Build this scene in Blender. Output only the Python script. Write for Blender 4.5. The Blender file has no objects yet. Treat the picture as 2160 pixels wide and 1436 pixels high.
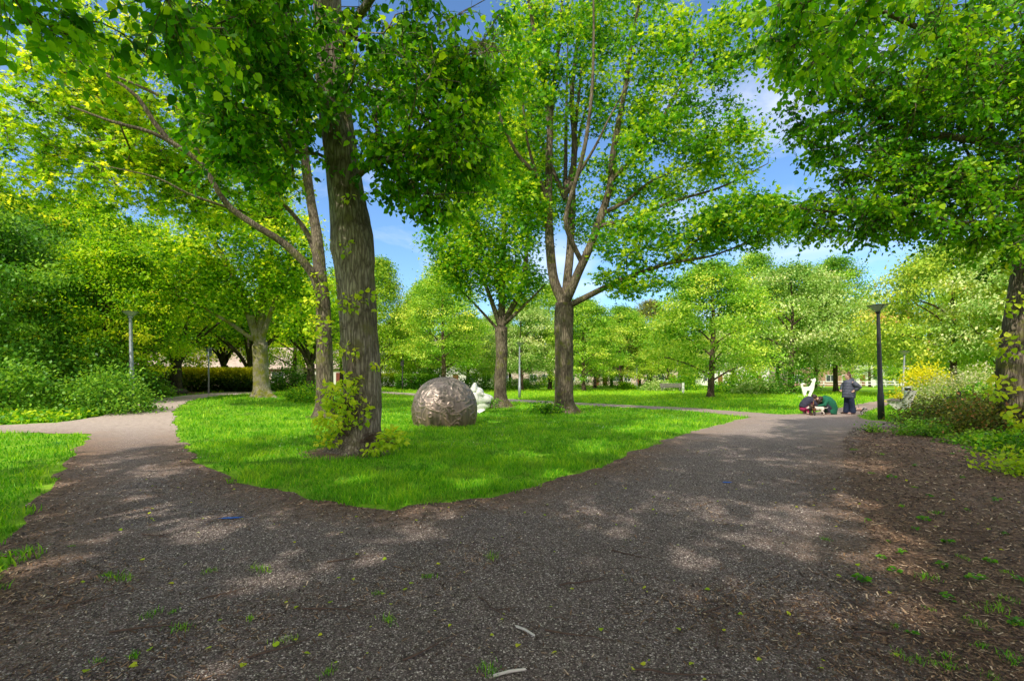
import bpy, bmesh, math, random, time
import numpy as np
from mathutils import Vector, Matrix, noise as mnoise
from mathutils.geometry import delaunay_2d_cdt

T0 = time.time()
random.seed(11)
RNG = np.random.default_rng(11)
sc = bpy.context.scene
col = sc.collection
PI = math.pi
R = math.radians

# ------------------------------------------------------------------ camera geometry (used to measure the photo)
F, CX, HY, H = 1020.0, 1080.0, 797.0, 1.5


def sstep(a, b, x):
    t = np.clip((x - a) / (b - a), 0, 1)
    return t * t * (3 - 2 * t)


def gz(x, y):
    """terrain height: the park rises a little towards the far left"""
    x = np.asarray(x, float); y = np.asarray(y, float)
    return 0.35 * sstep(5, 16, -x) * sstep(9, 26, y) * (1 - 0.6 * sstep(50, 90, y))


def gp(px, py):
    """ground point that the photo shows at pixel px, py"""
    z = 0.0
    for _ in range(12):
        Y = F * (H - z) / (py - HY)
        X = (px - CX) / F * Y
        z = float(gz(X, Y))
    return np.array([X, Y, z])


def P(px, py, Y):
    return np.array([(px - CX) / F * Y, Y, H + (HY - py) / F * Y])


# ------------------------------------------------------------------ object helpers
def link(o, parent=None):
    col.objects.link(o)
    if parent is not None:
        o.parent = parent
    return o


def empty(name, loc, label, cat, group=None, rz=0.0):
    o = bpy.data.objects.new(name, None)
    o.empty_display_size = 0.2
    link(o)
    o.location = loc
    o.rotation_euler = (0, 0, rz)
    return tag(o, label, cat, group)


def tag(o, label, cat, group=None, kind=None):
    if label: o['label'] = label
    if cat: o['category'] = cat
    if group: o['group'] = group
    if kind: o['kind'] = kind
    return o


def mobj(name, me, mat, parent=None, smooth=False):
    o = bpy.data.objects.new(name, me)
    me.name = name
    if mat is not None:
        me.materials.append(mat)
    if smooth:
        me.polygons.foreach_set('use_smooth', np.ones(len(me.polygons), dtype=bool))
    return link(o, parent)


def np_mesh(name, V, faces, attr=None):
    """V (n,3); faces: list of int arrays (m,k), any k"""
    me = bpy.data.meshes.new(name)
    V = np.ascontiguousarray(V, dtype=np.float32)
    me.vertices.add(len(V))
    me.vertices.foreach_set('co', V.ravel())
    faces = [np.asarray(f, dtype=np.int32) for f in faces if len(f)]
    li = np.concatenate([f.ravel() for f in faces])
    tot = np.concatenate([np.full(len(f), f.shape[1], np.int32) for f in faces])
    st = np.concatenate([[0], np.cumsum(tot)[:-1]]).astype(np.int32)
    me.loops.add(len(li)); me.loops.foreach_set('vertex_index', li)
    me.polygons.add(len(tot)); me.polygons.foreach_set('loop_start', st)
    me.polygons.foreach_set('loop_total', tot)
    if attr:
        for k, v in attr.items():
            a = me.attributes.new(k, 'FLOAT', 'POINT')
            a.data.foreach_set('value', np.ascontiguousarray(v, dtype=np.float32))
    me.update(calc_edges=True)
    return me


class MB:
    """collects simple shapes into one mesh"""
    def __init__(s):
        s.bm = bmesh.new()

    def box(s, c, d, rot=None, bevel=0.0):
        m = Matrix.Translation(Vector(c)) @ (rot.to_4x4() if rot else Matrix()) @ Matrix.Diagonal((d[0], d[1], d[2], 1))
        r = bmesh.ops.create_cube(s.bm, size=1.0, matrix=m)
        if bevel > 0:
            vs = set(r['verts'])
            es = [e for e in s.bm.edges if e.verts[0] in vs and e.verts[1] in vs]
            bmesh.ops.bevel(s.bm, geom=es, offset=bevel, segments=2, affect='EDGES', profile=0.6)
        return s

    def rings(s, pts, radii, n=12, cap=True, sq=1.0):
        pts = [Vector(p) for p in pts]
        vr = []
        ref = None
        for i, p in enumerate(pts):
            d = (pts[min(i + 1, len(pts) - 1)] - pts[max(i - 1, 0)]).normalized()
            if ref is None:
                ref = d.orthogonal().normalized()
                if abs(d.z) > 0.9: ref = Vector((1, 0, 0))
            u = (ref - d * ref.dot(d)).normalized(); ref = u
            w = d.cross(u)
            vr.append([s.bm.verts.new(p + (u * math.cos(2 * PI * k / n) + w * math.sin(2 * PI * k / n) * sq) * radii[i]) for k in range(n)])
        for a, b in zip(vr[:-1], vr[1:]):
            for k in range(n):
                s.bm.faces.new((a[k], a[(k + 1) % n], b[(k + 1) % n], b[k]))
        if cap:
            s.bm.faces.new(list(reversed(vr[0]))); s.bm.faces.new(vr[-1])
        return s

    def ball(s, c, r, rot=None, u=16, v=10):
        r = r if hasattr(r, '__len__') else (r, r, r)
        m = Matrix.Translation(Vector(c)) @ (rot.to_4x4() if rot else Matrix()) @ Matrix.Diagonal((r[0], r[1], r[2], 1))
        bmesh.ops.create_uvsphere(s.bm, u_segments=u, v_segments=v, radius=1.0, matrix=m)
        return s

    def prism(s, poly, y0, y1, plane='xz'):
        f = (lambda a, b, t: (a, t, b)) if plane == 'xz' else (lambda a, b, t: (a, b, t))
        A = [s.bm.verts.new(f(a, b, y0)) for a, b in poly]
        B = [s.bm.verts.new(f(a, b, y1)) for a, b in poly]
        n = len(poly)
        s.bm.faces.new(A); s.bm.faces.new(list(reversed(B)))
        for i in range(n):
            s.bm.faces.new((A[i], B[i], B[(i + 1) % n], A[(i + 1) % n]))
        return s

    def mesh(s, name='mesh'):
        bmesh.ops.recalc_face_normals(s.bm, faces=s.bm.faces[:])
        me = bpy.data.meshes.new(name)
        s.bm.to_mesh(me); s.bm.free()
        return me

    def obj(s, name, mat, parent=None, smooth=False):
        return mobj(name, s.mesh(name), mat, parent, smooth)

    def fused(s, name, mat, parent=None, voxel=0.015, smooth=4):
        """one continuous skin over all the shapes collected"""
        me = s.mesh(name)
        o = bpy.data.objects.new(name, me)
        col.objects.link(o)
        m = o.modifiers.new('r', 'REMESH'); m.mode = 'VOXEL'; m.voxel_size = voxel
        if smooth:
            k = o.modifiers.new('s', 'SMOOTH'); k.iterations = smooth; k.factor = 0.5
        dg = bpy.context.evaluated_depsgraph_get()
        me2 = bpy.data.meshes.new_from_object(o.evaluated_get(dg))
        bpy.data.objects.remove(o); bpy.data.meshes.remove(me)
        return mobj(name, me2, mat, parent, True)


def copy_tree(o, parent=None):
    c = o.copy(); col.objects.link(c)
    c.parent = parent
    for ch in list(o.children):
        copy_tree(ch, c)
    return c


# ------------------------------------------------------------------ materials
def new_mat(name):
    m = bpy.data.materials.new(name); m.use_nodes = True
    nt = m.node_tree
    for n in list(nt.nodes): nt.nodes.remove(n)
    out = nt.nodes.new('ShaderNodeOutputMaterial')
    return m, nt, out


def nd(nt, typ, **kw):
    n = nt.nodes.new(typ)
    for k, v in kw.items():
        if k in n.inputs: n.inputs[k].default_value = v
        else: setattr(n, k, v)
    return n


def ramp(nt, fac, stops, interp='LINEAR'):
    r = nt.nodes.new('ShaderNodeValToRGB')
    r.color_ramp.interpolation = interp
    e = r.color_ramp.elements
    while len(e) < len(stops): e.new(0.5)
    for i, (p, c) in enumerate(stops):
        e[i].position = p
        e[i].color = (c[0], c[1], c[2], 1) if hasattr(c, '__len__') else (c, c, c, 1)
    nt.links.new(fac, r.inputs['Fac'])
    return r.outputs['Color']


def mixc(nt, fac, a, b, mode='MIX'):
    m = nt.nodes.new('ShaderNodeMix'); m.data_type = 'RGBA'; m.blend_type = mode
    for s, v in ((m.inputs['Factor'], fac), (m.inputs[6], a), (m.inputs[7], b)):
        if hasattr(v, 'is_linked'): nt.links.new(v, s)
        elif hasattr(v, '__len__'): s.default_value = (v[0], v[1], v[2], 1)
        else: s.default_value = v
    return m.outputs[2]


def coords(nt, scale=(1, 1, 1), world=False):
    if world:
        g = nt.nodes.new('ShaderNodeNewGeometry'); src = g.outputs['Position']
    else:
        t = nt.nodes.new('ShaderNodeTexCoord'); src = t.outputs['Object']
    mp = nt.nodes.new('ShaderNodeMapping'); mp.inputs['Scale'].default_value = scale
    nt.links.new(src, mp.inputs['Vector'])
    return mp.outputs['Vector']


def noise(nt, vec, scale, detail=4, rough=0.55, dist=0.0):
    n = nt.nodes.new('ShaderNodeTexNoise')
    n.inputs['Scale'].default_value = scale; n.inputs['Detail'].default_value = detail
    n.inputs['Roughness'].default_value = rough; n.inputs['Distortion'].default_value = dist
    nt.links.new(vec, n.inputs['Vector'])
    return n.outputs['Fac']


def bump(nt, h, strength=0.4, dist=0.02):
    b = nt.nodes.new('ShaderNodeBump'); b.inputs['Strength'].default_value = strength
    b.inputs['Distance'].default_value = dist
    nt.links.new(h, b.inputs['Height'])
    return b.outputs['Normal']


def principled(nt, out, color, rough=0.6, metal=0.0, normal=None, spec=0.4):
    p = nt.nodes.new('ShaderNodeBsdfPrincipled')
    for k, v in (('Base Color', color), ('Roughness', rough), ('Metallic', metal), ('Specular IOR Level', spec)):
        s = p.inputs[k]
        if hasattr(v, 'is_linked'): nt.links.new(v, s)
        elif hasattr(v, '__len__'): s.default_value = (v[0], v[1], v[2], 1)
        else: s.default_value = v
    if normal is not None: nt.links.new(normal, p.inputs['Normal'])
    if out is not None: nt.links.new(p.outputs[0], out.inputs['Surface'])
    return p


def leaf_mat(name, stops, trans=0.45, tgain=(1.5, 1.35, 0.7), rough=0.45, nscale=0.5, namp=0.45):
    """stops: colour stops over the per-leaf attribute lv"""
    m, nt, out = new_mat(name)
    a = nd(nt, 'ShaderNodeAttribute', attribute_name='lv')
    n = noise(nt, coords(nt, world=True), nscale, 2)
    ad = nd(nt, 'ShaderNodeMath', operation='MULTIPLY_ADD'); ad.inputs[1].default_value = namp; ad.inputs[2].default_value = -namp / 2
    nt.links.new(n, ad.inputs[0])
    s = nd(nt, 'ShaderNodeMath', operation='ADD', use_clamp=True)
    nt.links.new(ad.outputs[0], s.inputs[0]); nt.links.new(a.outputs['Fac'], s.inputs[1])
    c = ramp(nt, s.outputs[0], stops)
    p = principled(nt, None, c, rough, 0, None, 0.22)
    t = nt.nodes.new('ShaderNodeBsdfTranslucent')
    tc = mixc(nt, 1.0, c, tgain, 'MULTIPLY')
    nt.links.new(tc, t.inputs['Color'])
    mx = nt.nodes.new('ShaderNodeMixShader'); mx.inputs[0].default_value = trans
    nt.links.new(p.outputs[0], mx.inputs[1]); nt.links.new(t.outputs[0], mx.inputs[2])
    nt.links.new(mx.outputs[0], out.inputs['Surface'])
    return m


def bark_mat(name, c0, c1, moss=0.0, mossc=(0.10, 0.12, 0.02), ridge=1.0):
    m, nt, out = new_mat(name)
    v = coords(nt, (1, 1, 0.16))
    v2 = coords(nt)
    vo = nt.nodes.new('ShaderNodeTexVoronoi'); vo.feature = 'DISTANCE_TO_EDGE'
    vo.inputs['Scale'].default_value = 17
    nz = nt.nodes.new('ShaderNodeTexNoise'); nz.inputs['Scale'].default_value = 9; nz.inputs['Detail'].default_value = 3
    nt.links.new(v, nz.inputs['Vector'])
    add = nt.nodes.new('ShaderNodeMix'); add.data_type = 'VECTOR'; add.inputs['Factor'].default_value = 0.12
    nt.links.new(v, add.inputs[4]); nt.links.new(nz.outputs['Color'], add.inputs[5])
    nt.links.new(add.outputs[1], vo.inputs['Vector'])
    crack = ramp(nt, vo.outputs['Distance'], [(0, 0), (0.25, 1)])
    fine = noise(nt, v, 40, 5, 0.65)
    big = noise(nt, v2, 1.6, 4, 0.6)
    base = ramp(nt, big, [(0.38, c0), (0.62, c1)])
    base = mixc(nt, 0.55, base, ramp(nt, fine, [(0.3, 0.25), (0.7, 1.0)]), 'MULTIPLY')
    base = mixc(nt, ridge * 0.75, base, mixc(nt, 1, base, mixc(nt, crack, (0.25, 0.22, 0.2), (1.1, 1.1, 1.1)), 'MULTIPLY'))
    if moss > 0:
        mm = ramp(nt, noise(nt, v2, 2.3, 5, 0.7), [(0.62 - moss * 0.3, 0), (0.72 - moss * 0.25, 1)])
        base = mixc(nt, mm, base, mossc)
    hh = mixc(nt, 0.4, crack, fine)
    principled(nt, out, base, 0.9, 0, bump(nt, hh, 0.9, 0.03), 0.2)
    return m


def flat_mat(name, c, rough=0.6, metal=0.0, var=0.15, scale=3.0, bumps=0.0):
    m, nt, out = new_mat(name)
    v = coords(nt)
    n = noise(nt, v, scale, 5, 0.6)
    d = tuple(x * (1 - var) for x in c); l = tuple(min(1, x * (1 + var)) for x in c)
    cc = ramp(nt, n, [(0.3, d), (0.7, l)])
    nrm = bump(nt, noise(nt, v, scale * 12, 3), bumps, 0.01) if bumps else None
    principled(nt, out, cc, rough, metal, nrm)
    return m


# foliage palettes (albedo)
M = {}
M['lime_leaf'] = leaf_mat('lime leaf', [(0.0, (0.022, 0.11, 0.004)), (0.5, (0.125, 0.38, 0.009)), (1.0, (0.52, 0.72, 0.022))], 0.5, (1.55, 1.5, .6))
M['shoot_leaf'] = leaf_mat('young lime shoot leaf', [(0.0, (0.22, 0.42, 0.012)), (0.5, (0.46, 0.66, 0.03)), (1.0, (0.78, 0.82, 0.06))], 0.45, (1.6, 1.4, .6))
M['oak_leaf'] = leaf_mat('oak leaf', [(0.0, (0.018, 0.10, 0.005)), (0.5, (0.125, 0.38, 0.012)), (1.0, (0.62, 0.76, 0.035))], 0.45, (1.6, 1.45, .6))
M['bright_leaf'] = leaf_mat('bright leaf', [(0.0, (0.020, 0.12, 0.005)), (0.5, (0.27, 0.55, 0.014)), (1.0, (0.88, 0.90, 0.06))], 0.55, (1.6, 1.4, .6))
M['far_leaf'] = leaf_mat('far leaf', [(0.0, (0.04, 0.17, 0.012)), (0.5, (0.26, 0.52, 0.035)), (1.0, (0.80, 0.86, 0.16))], 0.4, (1.6, 1.4, .6))
M['far_yellow'] = leaf_mat('far yellow leaf', [(0.0, (0.07, 0.22, 0.015)), (0.5, (0.34, 0.56, 0.035)), (1.0, (0.76, 0.82, 0.10))], 0.4, (1.5, 1.35, .6))
M['blossom_leaf'] = leaf_mat('blossom leaf', [(0.0, (0.08, 0.24, 0.025)), (0.5, (0.30, 0.50, 0.09)), (1.0, (0.80, 0.82, 0.42))], 0.3)
M['dark_leaf'] = leaf_mat('dark leaf', [(0.0, (0.025, 0.10, 0.008)), (0.5, (0.09, 0.27, 0.018)), (1.0, (0.32, 0.55, 0.045))], 0.35)
M['dusky_leaf'] = leaf_mat('dusky leaf', [(0.0, (0.04, 0.06, 0.012)), (0.5, (0.13, 0.18, 0.025)), (0.85, (0.27, 0.32, 0.04)), (1.0, (0.46, 0.22, 0.08))], 0.3)
M['pale_shrub'] = leaf_mat('pale shrub leaf', [(0.0, (0.12, 0.22, 0.03)), (0.5, (0.36, 0.45, 0.12)), (1.0, (0.82, 0.74, 0.56))], 0.3)
M['gold_leaf'] = leaf_mat('golden leaf', [(0.0, (0.26, 0.34, 0.01)), (0.5, (0.62, 0.62, 0.02)), (1.0, (0.85, 0.78, 0.03))], 0.45)
M['grass'] = leaf_mat('grass blade', [(0.0, (0.035, 0.17, 0.004)), (0.5, (0.14, 0.44, 0.010)), (1.0, (0.50, 0.72, 0.03))], 0.4, (1.5, 1.35, 0.6), 0.5, 0.9, 1.0)
M['bark_main'] = bark_mat('lime bark', (0.20, 0.162, 0.125), (0.44, 0.375, 0.30), 0.3, (0.16, 0.14, 0.07))
M['bark_oak'] = bark_mat('oak bark', (0.13, 0.105, 0.075), (0.30, 0.245, 0.18), 0.3, (0.13, 0.13, 0.03))
M['bark_pale'] = bark_mat('maple bark', (0.26, 0.23, 0.16), (0.52, 0.46, 0.34), 0.55, (0.20, 0.20, 0.03), 0.5)
M['bark_dark'] = bark_mat('dark bark', (0.05, 0.04, 0.028), (0.11, 0.09, 0.06), 0.4, (0.07, 0.09, 0.015))
M['bark_far'] = bark_mat('far bark', (0.12, 0.085, 0.06), (0.24, 0.17, 0.12), 0.2)

# ground materials
m, nt, out = new_mat('lawn soil')
v = coords(nt, world=True)
c = ramp(nt, noise(nt, v, 0.9, 6, 0.65), [(0.3, (0.10, 0.27, 0.008)), (0.55, (0.22, 0.44, 0.018)), (0.75, (0.42, 0.58, 0.06))])
c = mixc(nt, 0.6, c, ramp(nt, noise(nt, v, 45, 4, 0.7), [(0.3, 0.45), (0.7, 1.35)]), 'MULTIPLY')
c = mixc(nt, ramp(nt, noise(nt, v, 1.7, 6, 0.7), [(0.56, 0.0), (0.70, 0.8)]), c, (0.16, 0.13, 0.06))
principled(nt, out, c, 0.9, 0, bump(nt, noise(nt, v, 60, 3), 0.8, 0.03), 0.15)
M['lawn'] = m
nt = M['grass'].node_tree     # dull olive and straw tones drifting through the green
v = coords(nt, world=True)
for p_ in [n_ for n_ in nt.nodes if n_.type in ('BSDF_PRINCIPLED', 'BSDF_TRANSLUCENT')]:
    sk = p_.inputs[0]; src = sk.links[0].from_socket
    nt.links.new(mixc(nt, ramp(nt, noise(nt, v, 1.7, 6, 0.7), [(0.50, 0.0), (0.72, 0.62)]), src, (0.21, 0.27, 0.045)), sk)


def gravel_mat(name, brown_bias):
    m, nt, out = new_mat(name)
    v = coords(nt, world=True)
    vo = nt.nodes.new('ShaderNodeTexVoronoi'); vo.inputs['Scale'].default_value = 120
    nt.links.new(v, vo.inputs['Vector'])
    sep = nt.nodes.new('ShaderNodeSeparateColor'); nt.links.new(vo.outputs['Color'], sep.inputs[0])
    stone = ramp(nt, sep.outputs[0], [(0.0, (0.062, 0.047, 0.044)), (0.45, (0.150, 0.114, 0.106)), (0.80, (0.225, 0.174, 0.162)), (0.93, (0.42, 0.36, 0.33)), (1.0, (0.80, 0.72, 0.66))])
    soilc = ramp(nt, noise(nt, v, 34, 6, 0.8), [(0.32, (0.040, 0.025, 0.018)), (0.46, (0.13, 0.082, 0.055)), (0.58, (0.28, 0.18, 0.12)), (0.72, (0.62, 0.45, 0.32))])
    a = nd(nt, 'ShaderNodeAttribute', attribute_name='edge')
    big = noise(nt, v, 1.1, 5, 0.6)
    f = nd(nt, 'ShaderNodeMath', operation='MULTIPLY_ADD', use_clamp=True)
    nt.links.new(big, f.inputs[0]); f.inputs[1].default_value = 1.7
    f2 = nd(nt, 'ShaderNodeMath', operation='ADD'); f2.inputs[1].default_value = -0.95 + brown_bias
    nt.links.new(a.outputs['Fac'], f2.inputs[0]); nt.links.new(f2.outputs[0], f.inputs[2])
    c = mixc(nt, f.outputs[0], stone, soilc)
    c = mixc(nt, 0.5, c, ramp(nt, noise(nt, v, 0.55, 4, 0.6), [(0.3, (0.72, 0.68, 0.68)), (0.7, (1.4, 1.36, 1.36))]), 'MULTIPLY')
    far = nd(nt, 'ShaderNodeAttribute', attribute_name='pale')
    c = mixc(nt, far.outputs['Fac'], c, ramp(nt, noise(nt, v, 9, 5, 0.7), [(0.3, (0.36, 0.285, 0.25)), (0.7, (0.60, 0.50, 0.45))]))  # paler sunlit tone mixed into the far path colour
    h = mixc(nt, 0.5, ramp(nt, vo.outputs['Distance'], [(0, 1), (0.6, 0)]), noise(nt, v, 30, 4, 0.7))
    principled(nt, out, c, 0.85, 0, bump(nt, h, 0.7, 0.015), 0.25)
    return m


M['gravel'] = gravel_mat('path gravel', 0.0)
M['soil'] = gravel_mat('bed mulch', 1.5)

m, nt, out = new_mat('loose stone')
a = nd(nt, 'ShaderNodeAttribute', attribute_name='lv')
c = ramp(nt, a.outputs['Fac'], [(0, (0.04, 0.032, 0.028)), (0.5, (0.16, 0.13, 0.115)), (0.85, (0.36, 0.30, 0.26)), (1, (0.90, 0.80, 0.72))])
principled(nt, out, c, 0.75)
M['stone'] = m
m, nt, out = new_mat('wood chip')
a = nd(nt, 'ShaderNodeAttribute', attribute_name='lv')
c = ramp(nt, a.outputs['Fac'], [(0, (0.022, 0.012, 0.008)), (0.5, (0.12, 0.062, 0.034)), (0.85, (0.34, 0.20, 0.11)), (1, (0.75, 0.57, 0.40))])
principled(nt, out, c, 0.8)
M['chip'] = m
M['twig'] = flat_mat('twig bark', (0.09, 0.055, 0.04), 0.85, 0, 0.4, 20)
M['white_stick'] = flat_mat('bare white wood', (0.62, 0.58, 0.52), 0.7, 0, 0.1, 20)
M['blue_paint'] = flat_mat('blue marking paint', (0.02, 0.12, 0.5), 0.7, 0, 0.3, 30)

# ------------------------------------------------------------------ leaves
TEMPL = {
    # heart shaped, folded along the midrib
    'heart': (np.array([(0, 0, 0), (-.40, .12, .07), (-.44, .48, .06), (0, 1.02, -.10), (.44, .48, .06), (.40, .12, .07)], float),
              [np.array([(0, 3, 2, 1), (0, 5, 4, 3)])]),
    'diamond': (np.array([(0, 0, 0), (-.34, .5, .07), (0, 1, -.06), (.34, .5, .07)], float), [np.array([(0, 3, 2, 1)])]),
    # lobed
    'lobed': (np.array([(0, 0, 0), (-.20, .40, .03), (0, 1.0, -.06), (.20, .40, .03), (-.55, .62, .08), (.55, .62, .08), (-.42, .08, .03), (.42, .08, .03)], float),
              [np.array([(0, 3, 2, 1)]), np.array([(0, 1, 4), (0, 5, 3), (0, 4, 6), (0, 7, 5)])]),
}


def leaves_mesh(name, C, D, S, kind, lv, up=0.8, rng=RNG):
    """C positions, D stem->tip directions, S sizes, lv shade value per leaf"""
    tv, tf = TEMPL[kind]
    n = len(C)
    D = D / (np.linalg.norm(D, axis=1, keepdims=True) + 1e-9)
    Nn = rng.normal(size=(n, 3)); Nn[:, 2] = np.abs(Nn[:, 2]) + up
    Nn -= D * (Nn * D).sum(1, keepdims=True)
    Nn /= (np.linalg.norm(Nn, axis=1, keepdims=True) + 1e-9)
    U = np.cross(D, Nn)
    k = len(tv)
    wid = rng.uniform(0.8, 1.1, n)
    V = (C[:, None, :]
         + (tv[None, :, 0, None] * (S * wid)[:, None, None]) * U[:, None, :]
         + (tv[None, :, 1, None] * S[:, None, None]) * D[:, None, :]
         + (tv[None, :, 2, None] * S[:, None, None]) * Nn[:, None, :])
    off = (np.arange(n) * k)[:, None, None]
    faces = [(f[None] + off).reshape(-1, f.shape[1]) for f in tf]
    return np_mesh(name, V.reshape(-1, 3), faces, {'lv': np.repeat(lv, k)})


def rdir(n, rng, down=0.0, out=None, outw=0.0):
    d = rng.normal(size=(n, 3)); d /= np.linalg.norm(d, axis=1, keepdims=True)
    d[:, 2] -= down
    if out is not None: d += out * outw
    return d


# ------------------------------------------------------------------ trees
def catmull(pts, step):
    pts = [np.asarray(p, float) for p in pts]
    if len(pts) == 2:
        n = max(2, int(np.linalg.norm(pts[1] - pts[0]) / step) + 1)
        return [pts[0] + (pts[1] - pts[0]) * t for t in np.linspace(0, 1, n)]
    q = [2 * pts[0] - pts[1]] + pts + [2 * pts[-1] - pts[-2]]
    res = []
    for i in range(1, len(q) - 2):
        n = max(1, int(np.linalg.norm(q[i + 1] - q[i]) / step))
        for t in np.linspace(0, 1, n, endpoint=False):
            a, b, c, d = q[i - 1], q[i], q[i + 1], q[i + 2]
            res.append(0.5 * ((2 * b) + (c - a) * t + (2 * a - 5 * b + 4 * c - d) * t * t + (3 * b - a - 3 * c + d) * t ** 3))
    res.append(pts[-1])
    return res


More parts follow.
